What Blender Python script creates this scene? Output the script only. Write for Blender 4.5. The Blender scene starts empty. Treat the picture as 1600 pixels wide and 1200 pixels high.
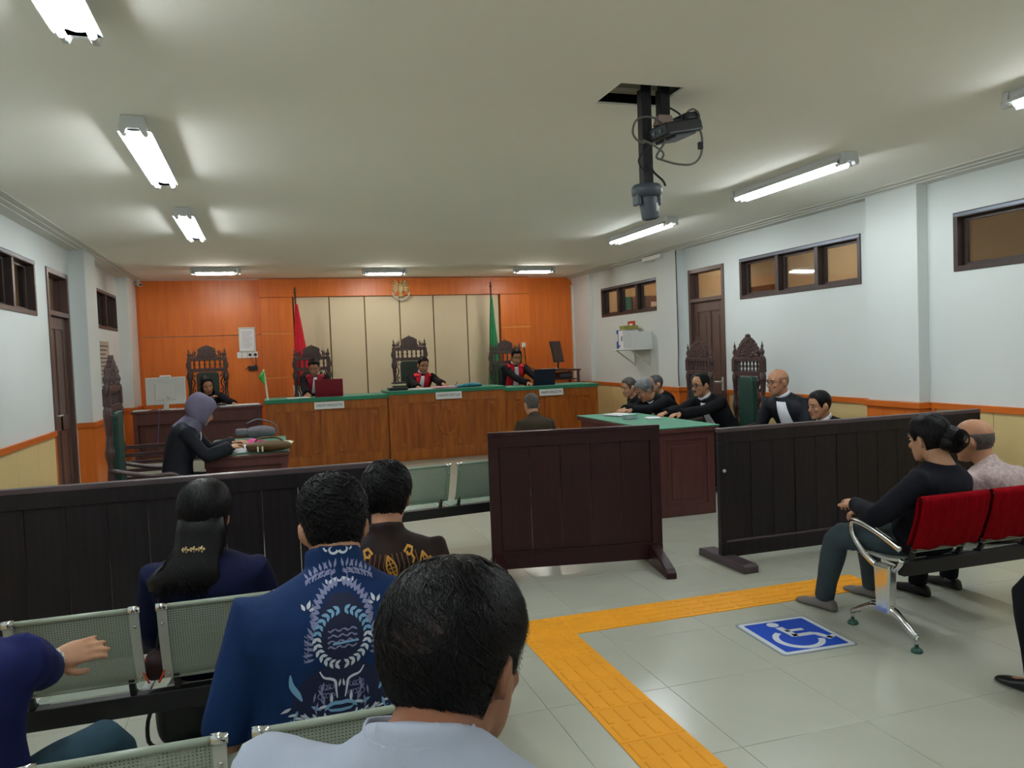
import bpy, bmesh, math, random
from math import sin, cos, pi, radians, sqrt, atan2
from mathutils import Vector as V, Matrix, noise
from mathutils.bvhtree import BVHTree

S = bpy.context.scene
COL = S.collection
random.seed(7)

# ------------------------------------------------------------------ camera, light, exposure
cam_data = bpy.data.cameras.new('camera')
cam_data.sensor_width = 36.0
cam_data.lens = 36.0 * 1223.3 / 1600.0
cam_data.clip_start = 0.05
camera = bpy.data.objects.new('camera', cam_data)
COL.objects.link(camera)
_p, _r, _y = 0.0410876, 0.0376158, 0.3017724
_f = V((sin(_y) * cos(_p), cos(_y) * cos(_p), -sin(_p)))
_rt = V((cos(_y), -sin(_y), 0))
_dn = _f.cross(_rt)
_r2 = _rt * cos(_r) + _dn * sin(_r)
_d2 = -_rt * sin(_r) + _dn * cos(_r)
_m = Matrix((_r2, -_d2, -_f)).transposed().to_4x4()
_m.translation = V((0, 0, 1.6))
camera.matrix_world = _m
S.camera = camera

S.view_settings.view_transform = 'Standard'
S.view_settings.look = 'None'
S.view_settings.gamma = 1.0
S.view_settings.use_curve_mapping = False
S.view_settings.exposure = 1.93
TUBE = 18.0            # emission strength of the fluorescent tubes
CORRIDOR = 14.0
world = bpy.data.worlds.new('world')
S.world = world
world.use_nodes = True
world.node_tree.nodes['Background'].inputs[0].default_value = (0.02, 0.025, 0.035, 1)
world.node_tree.nodes['Background'].inputs[1].default_value = 1.0
try:
    S.cycles.use_denoising = True
    S.cycles.max_bounces = 8
    S.cycles.diffuse_bounces = 5
    S.cycles.glossy_bounces = 3
    S.cycles.transparent_max_bounces = 12
    S.cycles.sample_clamp_indirect = 4.0
    S.cycles.caustics_reflective = False
    S.cycles.caustics_refractive = False
except Exception:
    pass

# ------------------------------------------------------------------ materials
def lin(h):
    h = h.lstrip('#')
    out = []
    for i in (0, 2, 4):
        c = int(h[i:i + 2], 16) / 255.0
        out.append(c / 12.92 if c <= 0.04045 else ((c + 0.055) / 1.055) ** 2.4)
    return (*out, 1.0)

def mat(name, hexa, rough=0.6, var=0.0, scale=8.0, stretch=(1, 1, 1), hex2=None, bump=0.0, bscale=40.0, metal=0.0, spec=0.4, bstretch=None, coat=0.0, sheen=0.0, coords='Object'):
    m = bpy.data.materials.new(name)
    m.use_nodes = True
    nt = m.node_tree
    b = nt.nodes['Principled BSDF']
    c = lin(hexa)
    b.inputs['Base Color'].default_value = c
    b.inputs['Roughness'].default_value = rough
    b.inputs['Metallic'].default_value = metal
    b.inputs['Specular IOR Level'].default_value = spec
    b.inputs['Coat Weight'].default_value = coat
    b.inputs['Coat Roughness'].default_value = 0.15
    b.inputs['Sheen Weight'].default_value = sheen
    tc = nt.nodes.new('ShaderNodeTexCoord')
    if var > 0 or hex2:
        mp = nt.nodes.new('ShaderNodeMapping'); mp.inputs['Scale'].default_value = stretch
        nz = nt.nodes.new('ShaderNodeTexNoise'); nz.inputs['Scale'].default_value = scale; nz.inputs['Detail'].default_value = 4
        rp = nt.nodes.new('ShaderNodeValToRGB')
        c2 = lin(hex2) if hex2 else tuple(min(1, x * (1 + var)) for x in c[:3]) + (1,)
        c1 = c if hex2 else tuple(x * (1 - var) for x in c[:3]) + (1,)
        rp.color_ramp.elements[0].color = c1; rp.color_ramp.elements[1].color = c2
        rp.color_ramp.elements[0].position = 0.32; rp.color_ramp.elements[1].position = 0.68
        L = nt.links.new
        L(tc.outputs[coords], mp.inputs[0]); L(mp.outputs[0], nz.inputs['Vector'])
        L(nz.outputs['Fac'], rp.inputs[0]); L(rp.outputs[0], b.inputs['Base Color'])
    if bump > 0:
        L = nt.links.new
        mp2 = nt.nodes.new('ShaderNodeMapping'); mp2.inputs['Scale'].default_value = bstretch or (1, 1, 1)
        n2 = nt.nodes.new('ShaderNodeTexNoise'); n2.inputs['Scale'].default_value = bscale; n2.inputs['Detail'].default_value = 3
        bp = nt.nodes.new('ShaderNodeBump'); bp.inputs['Strength'].default_value = bump; bp.inputs['Distance'].default_value = 0.01
        L(tc.outputs[coords], mp2.inputs[0]); L(mp2.outputs[0], n2.inputs['Vector'])
        L(n2.outputs['Fac'], bp.inputs['Height']); L(bp.outputs[0], b.inputs['Normal'])
    return m

def emit(name, hexa, strength):
    m = bpy.data.materials.new(name); m.use_nodes = True
    nt = m.node_tree; nt.nodes.remove(nt.nodes['Principled BSDF'])
    e = nt.nodes.new('ShaderNodeEmission'); e.inputs[0].default_value = lin(hexa); e.inputs[1].default_value = strength
    nt.links.new(e.outputs[0], nt.nodes['Material Output'].inputs[0])
    return m

def glass(name, tint='ffffff', refl=0.09):
    m = bpy.data.materials.new(name); m.use_nodes = True
    nt = m.node_tree; nt.nodes.remove(nt.nodes['Principled BSDF'])
    t = nt.nodes.new('ShaderNodeBsdfTransparent'); t.inputs[0].default_value = lin(tint)
    g = nt.nodes.new('ShaderNodeBsdfGlossy'); g.inputs['Roughness'].default_value = 0.03
    x = nt.nodes.new('ShaderNodeMixShader'); x.inputs[0].default_value = refl
    nt.links.new(t.outputs[0], x.inputs[1]); nt.links.new(g.outputs[0], x.inputs[2])
    nt.links.new(x.outputs[0], nt.nodes['Material Output'].inputs[0])
    return m

def perforated(name, hexa, pitch=0.0085):
    """powder-coated steel sheet with rows of round punched holes"""
    m = mat(name, hexa, 0.38, spec=0.5)
    nt = m.node_tree; b = nt.nodes['Principled BSDF']; L = nt.links.new
    tc = nt.nodes.new('ShaderNodeTexCoord')
    mp = nt.nodes.new('ShaderNodeMapping'); mp.inputs['Scale'].default_value = (1 / pitch,) * 3
    L(tc.outputs['UV'], mp.inputs[0])
    fr = nt.nodes.new('ShaderNodeVectorMath'); fr.operation = 'FRACTION'; L(mp.outputs[0], fr.inputs[0])
    sb = nt.nodes.new('ShaderNodeVectorMath'); sb.operation = 'SUBTRACT'; sb.inputs[1].default_value = (0.5, 0.5, 0); L(fr.outputs[0], sb.inputs[0])
    sx = nt.nodes.new('ShaderNodeVectorMath'); sx.operation = 'MULTIPLY'; sx.inputs[1].default_value = (1, 1, 0); L(sb.outputs[0], sx.inputs[0])
    ln = nt.nodes.new('ShaderNodeVectorMath'); ln.operation = 'LENGTH'; L(sx.outputs[0], ln.inputs[0])
    gt = nt.nodes.new('ShaderNodeMath'); gt.operation = 'GREATER_THAN'; gt.inputs[1].default_value = 0.27; L(ln.outputs['Value'], gt.inputs[0])
    L(gt.outputs[0], b.inputs['Alpha'])
    return m

M = {}
M['wall'] = mat('white wall paint', 'd6dcda', 0.75, 0.02, 1.2, bump=0.04, bscale=60)
M['ceiling'] = mat('ceiling paint', 'f8f7ec', 0.85, 0.015, 0.7)
M['cornice'] = mat('cornice paint', 'd2d2ca', 0.7)
M['tile'] = mat('polished cream floor tile', 'babcae', 0.22, 0.025, 2.5, spec=0.4)
M['grout'] = mat('floor grout', 'a4a496', 0.8)
M['orange'] = mat('orange brown wood panel', 'd8752a', 0.35, scale=3, stretch=(6, 6, .5), hex2='cc6826', spec=0.4)
M['orange_trim'] = mat('orange wood rail', 'c8651f', 0.4, 0.06, 6)
M['orange_light'] = mat('light orange wood strip', 'd4853f', 0.4, 0.06, 6)
M['cream'] = mat('cream laminate panel', 'cfc0a0', 0.6, 0.03, 1.5)
M['cream_wains'] = mat('yellow cream wainscot panel', 'd8be86', 0.55, 0.03, 1.5)
M['gap'] = mat('dark brown panel joint', '6a4a22', 0.6)
M['darkframe'] = mat('dark brown window frame', '3d302c', 0.4, 0.1, 10)
M['alu'] = mat('grey aluminium sash', '6c7480', 0.35, metal=0.3)
M['door'] = mat('brown painted door', '563f38', 0.38, 0.1, 5, (8, 8, .6), spec=0.5)
M['tan'] = mat('tan corridor paint', 'e2cba4', 0.8, 0.02, 2)
M['glass'] = glass('window glass')
M['barrier'] = mat('dark stained barrier wood', '1f1b1f', 0.4, 0.25, 3, (10, 10, .7), spec=0.25, bump=0.05, bscale=30, bstretch=(6, 6, .5))
M['barrier_red'] = mat('dark red stained barrier wood', '30171a', 0.36, 0.2, 3, (10, 10, .7), spec=0.28, bump=0.05, bscale=30, bstretch=(6, 6, .5))
M['barrier_edge'] = mat('worn barrier rail wood', '4c4044', 0.38, 0.2, 5, spec=0.4)
M['maroon'] = mat('dark maroon table wood', '55302d', 0.35, 0.15, 4, (6, 6, 1), spec=0.45)
M['desk'] = mat('varnished teak', 'b0651f', 0.36, scale=3.5, stretch=(7, 7, .8), hex2='8f4b14', spec=0.45)
M['desk_panel'] = mat('varnished teak panel', 'aa5e1c', 0.36, scale=3.0, stretch=(6, 6, .6), hex2='834210', spec=0.45)
M['green'] = mat('green baize cloth', '2f8263', 0.85, 0.08, 12, bump=0.1, bscale=200, sheen=0.2)
M['carved'] = mat('dark carved wood', '3d2c28', 0.38, 0.2, 14, spec=0.5, bump=0.25, bscale=60)
M['carved_red'] = mat('reddish carved wood', '3f2b2a', 0.35, 0.25, 14, spec=0.5, bump=0.3, bscale=60)
M['leather'] = mat('dark green leather', '1f4038', 0.42, 0.08, 20, spec=0.45)
M['leather_dark'] = mat('black green leather', '22322c', 0.4, 0.08, 20, spec=0.45)
M['steel_green'] = mat('grey green coated steel', '98a394', 0.36, spec=0.5)
M['perf'] = perforated('perforated grey green steel', 'a0aa9b')
M['perf_mid'] = perforated('perforated green steel', '8ba394')
M['steel_mid'] = mat('green coated steel', '87a08f', 0.36, spec=0.5)
M['chrome'] = mat('chrome', 'd8dadc', 0.12, metal=1.0)
M['silver'] = mat('silver painted steel', 'c4c6bd', 0.35, metal=0.25, spec=0.5)
M['black'] = mat('black painted steel', '1c1c1f', 0.45)
M['plastic_black'] = mat('black plastic', '1e2226', 0.4)
M['plastic_grey'] = mat('grey plastic', '4c5660', 0.4)
M['cable_grey'] = mat('grey cable', '6a6a66', 0.5)
M['cable_violet'] = mat('violet grey cable', '55507a', 0.5)
M['tactile'] = mat('yellow tactile tile', 'f0a42a', 0.6, 0.04, 3, spec=0.2)
M['blue_sign'] = mat('blue sign print', '2450c4', 0.25, spec=0.5)
M['white_sign'] = mat('white sign print', 'dfe6ee', 0.25, spec=0.5)
M['clear_edge'] = mat('clear acrylic edge', '9aa6aa', 0.15, spec=0.6)
M['red_cover'] = mat('red velvet seat cover', '840612', 0.9, 0.15, 16, (6, 1, 1), bump=0.2, bscale=30, bstretch=(5, 1, 1), spec=0.05)
M['white'] = mat('white plastic', 'e4e6e4', 0.4)
M['enamel'] = mat('white lamp enamel', 'd5d8da', 0.45)
M['tube'] = emit('fluorescent tube', 'f4fbff', TUBE)
M['tube_back'] = emit('bright short fluorescent tube', 'fffaf2', TUBE * 2.0)
M['corr_tube'] = emit('corridor fluorescent tube', 'fff4e4', CORRIDOR)
M['paper'] = mat('paper', 'e6e8ec', 0.8, 0.02, 6)
M['pink_paper'] = mat('pink paper', 'e6b8c8', 0.8)
M['magenta'] = mat('magenta folder', 'c8408c', 0.6)
M['cream_paper'] = mat('cream paper', 'd8d8b8', 0.8)
M['grey_print'] = mat('grey print', '8c939c', 0.8)
M['dark_print'] = mat('dark print', '3a4046', 0.7)
M['skin'] = mat('skin', 'b07f62', 0.5, 0.06, 14, spec=0.35)
M['skin_dark'] = mat('darker skin', '8c5c44', 0.5, 0.06, 14, spec=0.35)
M['skin_light'] = mat('lighter skin', 'b88a6c', 0.5, 0.06, 14, spec=0.35)
M['hair'] = mat('black hair', '09080b', 0.4, 0.2, 30, spec=0.22, bump=0.3, bscale=90, bstretch=(3, 3, .5))
M['hair_brown'] = mat('dark brown hair', '120e0d', 0.42, 0.3, 30, spec=0.25, bump=0.3, bscale=90, bstretch=(3, 3, .5))
M['hair_grey'] = mat('grey hair', '5c5e60', 0.55, scale=40, hex2='85888a')
M['hair_mid'] = mat('greying hair', '2f2f33', 0.5, scale=50, hex2='5a5a5e')
M['stubble'] = mat('shaved dark hair', '8a634e', 0.6)
M['scalp'] = mat('scalp under thin hair', '33241f', 0.6)
M['hair_fringe'] = mat('short grey black hair', '3c3634', 0.6, scale=60, hex2='5a5350')
M['eye'] = mat('eye white', 'b8b0a6', 0.3)
M['iris'] = mat('dark iris', '1a1210', 0.2)
M['lips'] = mat('lips', '8a4a44', 0.45)
M['robe'] = mat('black robe cloth', '17181c', 0.8, 0.1, 6, bump=0.15, bscale=25, spec=0.12)
M['robe_blue'] = mat('black satin robe cloth', '171a22', 0.6, 0.15, 6, bump=0.2, bscale=25, spec=0.2)
M['judge_red'] = mat('red robe band', 'c81226', 0.7, 0.08, 8)
M['judge_maroon'] = mat('dark red robe band', '961428', 0.7, 0.08, 8)
M['jabot'] = mat('white pleated jabot', 'e2e6f0', 0.7, 0.06, 60, (8, 8, .4))
M['hijab'] = mat('grey violet hijab cloth', '666176', 0.85, 0.1, 8, bump=0.1, bscale=90)
M['navy'] = mat('navy blouse cloth', '151938', 0.8, 0.12, 6, bump=0.12, bscale=30, spec=0.12)
M['navy_bright'] = mat('navy sleeve cloth', '1c2250', 0.8, 0.12, 6, bump=0.12, bscale=30, spec=0.12)
M['blue_shirt'] = mat('deep blue shirt cloth', '182f58', 0.8, 0.12, 5, bump=0.08, bscale=40, spec=0.12)
M['motif_lav'] = mat('lavender grey print', '7f83a6', 0.8)
M['motif_white'] = mat('white print', 'c6ccd4', 0.8)
M['motif_blue'] = mat('light blue print', '74a3c6', 0.8)
M['motif_dark'] = mat('dark navy print', '141c3c', 0.8)
M['batik_brown'] = mat('brown batik cloth', '33241f', 0.65, scale=6, hex2='1c1618', bump=0.08, bscale=40, spec=0.12)
M['batik_gold'] = mat('gold batik print', 'c08a35', 0.7)
M['batik_line'] = mat('bronze batik print', '6e4a30', 0.7)
M['grey_shirt'] = mat('pale grey blue shirt cloth', 'a3abbb', 0.7, 0.06, 6, bump=0.08, bscale=40)
M['strap'] = mat('grey bag strap', '4a5260', 0.7)
M['black_top'] = mat('black knit top', '1a1b22', 0.85, 0.12, 8, bump=0.12, bscale=40, spec=0.12)
M['pink_shirt'] = mat('pale pink patterned shirt cloth', 'c9b6b0', 0.75, scale=55, hex2='9d8a8c')
M['olive'] = mat('dark olive shirt cloth', '3f372c', 0.75, 0.1, 6, spec=0.12)
M['denim'] = mat('dark grey denim', '3b474c', 0.8, 0.12, 10, bump=0.1, bscale=60, spec=0.12)
M['trouser'] = mat('black trousers cloth', '16181e', 0.8, 0.1, 8, spec=0.12)
M['teal_trouser'] = mat('dark teal trousers cloth', '2b4450', 0.8, 0.1, 8, spec=0.12)
M['shoe'] = mat('black shoe leather', '15151a', 0.35)
M['shoe_grey'] = mat('grey slip-on shoe', '75706e', 0.6)
M['flag_red'] = mat('red flag cloth', 'c80f28', 0.7, 0.06, 5)
M['flag_white'] = mat('white flag cloth', 'dedede', 0.7)
M['flag_green'] = mat('green flag cloth', '1f7a4a', 0.7, 0.08, 5)
M['pole_wood'] = mat('brown flag pole', '5a3420', 0.5)
M['gold'] = mat('dull gold', 'd9c08c', 0.45, 0.2, 30, metal=0.2)
M['teal'] = mat('teal wrapped packet', '3c9ab0', 0.3, scale=30, hex2='1d5f74')
M['laptop_red'] = mat('dark red laptop lid', '7c1024', 0.4)
M['laptop_navy'] = mat('dark navy laptop lid', '16243a', 0.4)
M['bag_brown'] = mat('brown leather bag', '5c4526', 0.6, 0.2, 10)
M['bag_grey'] = mat('grey soft bag', '6f6a72', 0.85, 0.1, 10)
M['bright_green'] = mat('bright green cloth', '3fae4a', 0.8, 0.15, 20)
M['folder_blue'] = mat('blue binder', '2a4d9c', 0.5)
M['red_notice'] = mat('red notice', 'c2452e', 0.6)
M['olive_box'] = mat('olive yellow box', '9a9a4a', 0.6)
M['monitor_white'] = mat('white monitor shell', 'd4d7d6', 0.4)
M['notice'] = mat('beige notice board', 'b0a698', 0.7, 0.15, 18, (1, 1, 4))
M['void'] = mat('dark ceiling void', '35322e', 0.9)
M['batten'] = mat('grey ceiling batten', '8a8678', 0.7)
M['projector_pink'] = mat('pinkish mount plate', 'b09a92', 0.6)
M['stretch_white'] = mat('white tape', 'e6e2d8', 0.6)
M['teal_wall'] = mat('teal board', '3c8a86', 0.7)
M['rubber'] = mat('glass green rubber foot', '2f5a50', 0.3)
M['dark_red_bag'] = mat('black red bag cloth', '2a1214', 0.7)
M['orange_cloth'] = mat('orange bag trim', 'c8502a', 0.7)

# ------------------------------------------------------------------ mesh builder
def frame_from(d, hint=V((0, 0, 1))):
    d = d.normalized()
    h = hint
    if abs(d.dot(h)) > 0.98:
        h = V((0, 1, 0))
    x = h.cross(d).normalized()
    y = d.cross(x).normalized()
    return x, y, d

def root_mat(o):
    m = Matrix.Identity(4)
    while o is not None:
        m = o.matrix_basis @ m
        o = o.parent
    return m

def fit(vals, n):
    """resample a list of radii or widths to n entries"""
    m = len(vals)
    if m == n: return list(vals)
    out = []
    for i in range(n):
        u = i * (m - 1) / (n - 1); j = min(int(u), m - 2); f = u - j
        a, b = vals[j], vals[j + 1]
        out.append(tuple(p + (q - p) * f for p, q in zip(a, b)) if isinstance(a, tuple) else a + (b - a) * f)
    return out

class MB:
    def __init__(s):
        s.v = []; s.f = []; s.mi = []; s.cur = 0; s.uv = None
    def add(s, vs, fs):
        n = len(s.v)
        s.v.extend([V(p) for p in vs])
        s.f.extend([tuple(i + n for i in f) for f in fs])
        s.mi.extend([s.cur] * len(fs))
        return s
    def box(s, x0, x1, y0, y1, z0, z1, T=None):
        p = [V((x, y, z)) for z in (z0, z1) for y in (y0, y1) for x in (x0, x1)]
        if T: p = [T @ q for q in p]
        return s.add(p, [(0, 2, 3, 1), (4, 5, 7, 6), (0, 1, 5, 4), (2, 6, 7, 3), (0, 4, 6, 2), (1, 3, 7, 5)])
    def cbox(s, c, size, T=None):
        return s.box(c[0] - size[0] / 2, c[0] + size[0] / 2, c[1] - size[1] / 2, c[1] + size[1] / 2, c[2] - size[2] / 2, c[2] + size[2] / 2, T)
    def loft(s, rings, closed=True, cap=True):
        """rings: lists of points, all the same length"""
        n = len(rings[0]); base = len(s.v); vs = []; fs = []
        for r in rings: vs.extend(r)
        for i in range(len(rings) - 1):
            for j in range(n if closed else n - 1):
                k = (j + 1) % n
                fs.append((i * n + j, i * n + k, (i + 1) * n + k, (i + 1) * n + j))
        if cap:
            c0 = sum((V(p) for p in rings[0]), V()) / n; c1 = sum((V(p) for p in rings[-1]), V()) / n
            i0 = len(vs); vs.append(c0); vs.append(c1)
            for j in range(n):
                k = (j + 1) % n
                fs.append((i0, k, j)); fs.append((i0 + 1, (len(rings) - 1) * n + j, (len(rings) - 1) * n + k))
        return s.add(vs, fs)
    def tube(s, pts, rad, n=8, cap=True, hint=V((0, 0, 1)), round_ends=False):
        pts = [V(p) for p in pts]
        if not isinstance(rad, list): rad = [rad] * len(pts)
        rad = fit(rad, len(pts))
        if round_ends:
            d0 = (pts[0] - pts[1]).normalized(); d1 = (pts[-1] - pts[-2]).normalized()
            def rr(r, k): return tuple(x * k for x in r) if isinstance(r, tuple) else r * k
            def mr(r): return max(r) if isinstance(r, tuple) else r
            pts = [pts[0] + d0 * mr(rad[0]) * .9, pts[0] + d0 * mr(rad[0]) * .6] + pts + [pts[-1] + d1 * mr(rad[-1]) * .6, pts[-1] + d1 * mr(rad[-1]) * .9]
            rad = [rr(rad[0], .4), rr(rad[0], .8)] + list(rad) + [rr(rad[-1], .8), rr(rad[-1], .4)]
        rings = []; x = None
        for i, p in enumerate(pts):
            d = (pts[min(i + 1, len(pts) - 1)] - pts[max(i - 1, 0)])
            if d.length < 1e-9: d = V((0, 0, 1))
            d.normalize()
            if x is None:
                x, y, _ = frame_from(d, hint)
            else:
                x = (x - d * x.dot(d)).normalized(); y = d.cross(x)
            a, b = rad[i] if isinstance(rad[i], tuple) else (rad[i], rad[i])
            rings.append([p + x * (a * cos(2 * pi * k / n)) + y * (b * sin(2 * pi * k / n)) for k in range(n)])
        return s.loft(rings, True, cap)
    def cyl(s, p0, p1, r, n=12):
        return s.tube([p0, p1], r, n)
    def lathe(s, prof, n=12, T=None, c=(0, 0, 0)):
        c = V(c)
        rings = [[c + V((r * cos(2 * pi * k / n), r * sin(2 * pi * k / n), z)) for k in range(n)] for r, z in prof]
        if T: rings = [[T @ p for p in r] for r in rings]
        return s.loft(rings)
    def ell(s, c, r, nu=12, nv=8, T=None):
        c = V(c); rings = []
        for i in range(nv + 1):
            a = pi * (0.03 + 0.94 * i / nv)
            rings.append([c + V((r[0] * sin(a) * cos(2 * pi * k / nu), r[1] * sin(a) * sin(2 * pi * k / nu), -r[2] * cos(a))) for k in range(nu)])
        if T: rings = [[T @ p for p in q] for q in rings]
        return s.loft(rings)
    def prism(s, poly, d0, d1, axis='y', T=None):
        """2D polygon (a,b) extruded: axis y -> (a, d, b); axis x -> (d, a, b); axis z -> (a, b, d)"""
        def P(a, b, d):
            return V((a, d, b)) if axis == 'y' else V((d, a, b)) if axis == 'x' else V((a, b, d))
        n = len(poly); vs = [P(a, b, d0) for a, b in poly] + [P(a, b, d1) for a, b in poly]
        if T: vs = [T @ q for q in vs]
        fs = [tuple(range(n)), tuple(range(2 * n - 1, n - 1, -1))]
        for j in range(n):
            k = (j + 1) % n
            fs.append((j, j + n, k + n, k))
        return s.add(vs, fs)
    def build(s, name, m, parent=None, smooth=False, bevel=0.0, world=False, seg=2, fixn=True):
        me = bpy.data.meshes.new(name)
        vs = s.v
        if world and parent is not None:
            inv = root_mat(parent).inverted()
            vs = [inv @ p for p in vs]
        me.from_pydata([tuple(p) for p in vs], [], s.f)
        ms = m if isinstance(m, (list, tuple)) else [m]
        for q in ms: me.materials.append(M[q] if isinstance(q, str) else q)
        if len(ms) > 1: me.polygons.foreach_set('material_index', s.mi)
        if s.uv is not None:
            ul = me.uv_layers.new(name='UVMap')
            for lp in me.loops: ul.data[lp.index].uv = s.uv[lp.vertex_index]
        if fixn:
            bm = bmesh.new(); bm.from_mesh(me); bmesh.ops.recalc_face_normals(bm, faces=bm.faces); bm.to_mesh(me); bm.free()
        if smooth: me.shade_smooth()
        me.update()
        return link(me, name, parent, bevel, seg)

def link(me, name, parent=None, bevel=0.0, seg=2):
    o = bpy.data.objects.new(name, me)
    COL.objects.link(o)
    if parent is not None: o.parent = parent
    if bevel > 0:
        b = o.modifiers.new('bevel', 'BEVEL'); b.width = bevel; b.segments = seg; b.limit_method = 'ANGLE'; b.angle_limit = radians(40)
    return o

def tag(o, label, cat, group=None, kind=None):
    o['label'] = label; o['category'] = cat
    if group: o['group'] = group
    if kind: o['kind'] = kind
    return o

def thing(name, label, cat, loc=(0, 0, 0), rz=0.0, group=None):
    o = bpy.data.objects.new(name, None); COL.objects.link(o)
    o.empty_display_size = 0.1
    o.matrix_basis = Matrix.Translation(V(loc)) @ Matrix.Rotation(radians(rz), 4, 'Z')
    return tag(o, label, cat, group)

def dup(o, loc, rz, label=None, group=None):
    def cp(a, par):
        c = a.copy(); COL.objects.link(c)
        if par is not None: c.parent = par
        for ch in list(a.children): cp(ch, c)
        return c
    r = cp(o, None)
    r.matrix_basis = Matrix.Translation(V(loc)) @ Matrix.Rotation(radians(rz), 4, 'Z')
    if label: r['label'] = label
    if group: r['group'] = group
    return r

def struct(o, label=None):
    o['kind'] = 'structure'
    if label: o['label'] = label
    return o
# ------------------------------------------------------------------ room shell
XR, XL, YB, YF, ZC = 5.74, -2.15, 14.1, -2.4, 3.0

def cells(holes, a0, a1, b0, b1):
    """rectangles covering [a0,a1]x[b0,b1] minus the holes"""
    A = sorted({a0, a1, *[h[0] for h in holes], *[h[1] for h in holes]})
    B = sorted({b0, b1, *[h[2] for h in holes], *[h[3] for h in holes]})
    A = [a for a in A if a0 <= a <= a1]; B = [b for b in B if b0 <= b <= b1]
    for i in range(len(A) - 1):
        for j in range(len(B) - 1):
            ca, cb = (A[i] + A[i + 1]) / 2, (B[j] + B[j + 1]) / 2
            if not any(h[0] < ca < h[1] and h[2] < cb < h[3] for h in holes):
                yield A[i], A[i + 1], B[j], B[j + 1]

# floor: grout bed and 60 cm tiles
b = MB(); b.box(XL - .15, XR + .15, YF - .15, YB + .15, -.08, -.004)
floor = struct(b.build('floor', 'grout'))
def edges(start, step, lo, hi):
    k = math.ceil((lo - start) / step); out = [lo]
    while start + k * step < hi:
        if start + k * step > lo + .02: out.append(start + k * step)
        k += 1
    return out + [hi]
tile_mesh = {}
def tile_at(x0, x1, y0, y1):
    key = (round(x1 - x0, 3), round(y1 - y0, 3))
    if key not in tile_mesh:
        t = MB(); g = .0012; w, d = key; e = .0015
        lo = [(g, g), (w - g, g), (w - g, d - g), (g, d - g)]
        hi = [(g + e, g + e), (w - g - e, g + e), (w - g - e, d - g - e), (g + e, d - g - e)]
        t.loft([[V((x, y, -.006)) for x, y in lo], [V((x, y, -.0008)) for x, y in lo], [V((x, y, 0)) for x, y in hi]])
        tile_mesh[key] = t.build('floor_tile', 'tile', floor).data
        o = floor.children[-1]
    else:
        o = link(tile_mesh[key], 'floor_tile', floor)
    o.location = (x0, y0, 0)
xs = edges(-.677, .6, XL, XR); ys = edges(2.65, .6, .25, 12.0)
for i in range(len(xs) - 1):
    for j in range(len(ys) - 1):
        tile_at(xs[i], xs[i + 1], ys[j], ys[j + 1])
b = MB(); b.box(XL, XR, YF, .25, -.006, -.0002); b.box(XL, XR, 12.0, YB, -.006, -.0002)
b.build('floor_ends', 'tile', floor)

# ceiling with the open hatch
HX0, HX1, HY0, HY1 = 1.86, 2.24, 3.83, 4.17
b = MB()
for x0, x1, y0, y1 in cells([(HX0, HX1, HY0, HY1)], XL - .15, XR + .15, YF - .15, YB + .15):
    b.box(x0, x1, y0, y1, ZC, ZC + .012)
ceiling = struct(b.build('ceiling', 'ceiling'))
b = MB()
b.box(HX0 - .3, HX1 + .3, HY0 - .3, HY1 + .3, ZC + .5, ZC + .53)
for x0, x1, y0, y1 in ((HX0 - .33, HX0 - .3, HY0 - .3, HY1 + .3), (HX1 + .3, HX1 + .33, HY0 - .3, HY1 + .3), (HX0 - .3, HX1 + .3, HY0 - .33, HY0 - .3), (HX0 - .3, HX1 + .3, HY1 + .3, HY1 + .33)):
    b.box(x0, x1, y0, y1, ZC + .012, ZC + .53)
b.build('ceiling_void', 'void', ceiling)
b = MB(); b.box(HX0 - .28, HX1 + .28, 3.98, 4.04, ZC + .03, ZC + .10); b.box(HX0 - .28, HX1 + .28, 4.1, 4.13, ZC + .05, ZC + .12)
b.build('ceiling_batten', 'batten', ceiling)

RW = [(10.77, 12.88, 2.15, 2.655), (8.96, 9.86, 0, 2.65), (6.49, 8.6, 2.15, 2.655), (3.27, 5.375, 2.15, 2.655)]
LW = [(6.7, 8.8, 2.13, 2.67), (9.22, 10.13, 0, 2.67), (11.6, 13.16, 2.13, 2.67)]
b = MB()
for y0, y1, z0, z1 in cells(RW, YF - .15, YB + .15, 0, ZC): b.box(XR, XR + .15, y0, y1, z0, z1)
wall_right = struct(b.build('wall_right', 'wall'))
b = MB()
for y0, y1, z0, z1 in cells(LW, YF - .15, YB + .15, 0, ZC): b.box(XL - .15, XL, y0, y1, z0, z1)
wall_left = struct(b.build('wall_left', 'wall'))
b = MB(); b.box(XL, XR, YB, YB + .15, 0, ZC)
wall_back = struct(b.build('wall_back', 'wall'))
b = MB(); b.box(XL, XR, YF - .15, YF, 0, ZC)
wall_front = struct(b.build('wall_front', 'wall'))

# pilasters (upper painted part belongs to the walls, lower clad part to the trims)
def pilaster(x0, x1, y0, y1, zt, parent, n):
    q = MB(); q.box(x0, x1, y0, y1, zt, ZC - .001); q.build('pilaster', 'wall', parent, bevel=.004)
pilaster(5.62, XR, 5.66, 6.29, 1.0, wall_right, 0)
pilaster(5.62, XR, 9.98, 10.6, 1.0, wall_right, 1)
pilaster(5.66, XR, 13.25, YB, 1.0, wall_right, 2)
pilaster(5.62, XR, 1.4, 2.0, 1.0, wall_right, 3)
pilaster(XL, -1.98, 10.24, 10.86, .955, wall_left, 0)
pilaster(XL, -1.995, 13.3, YB, .955, wall_left, 1)
pilaster(XL, -1.98, 5.9, 6.5, .955, wall_left, 2)

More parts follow.
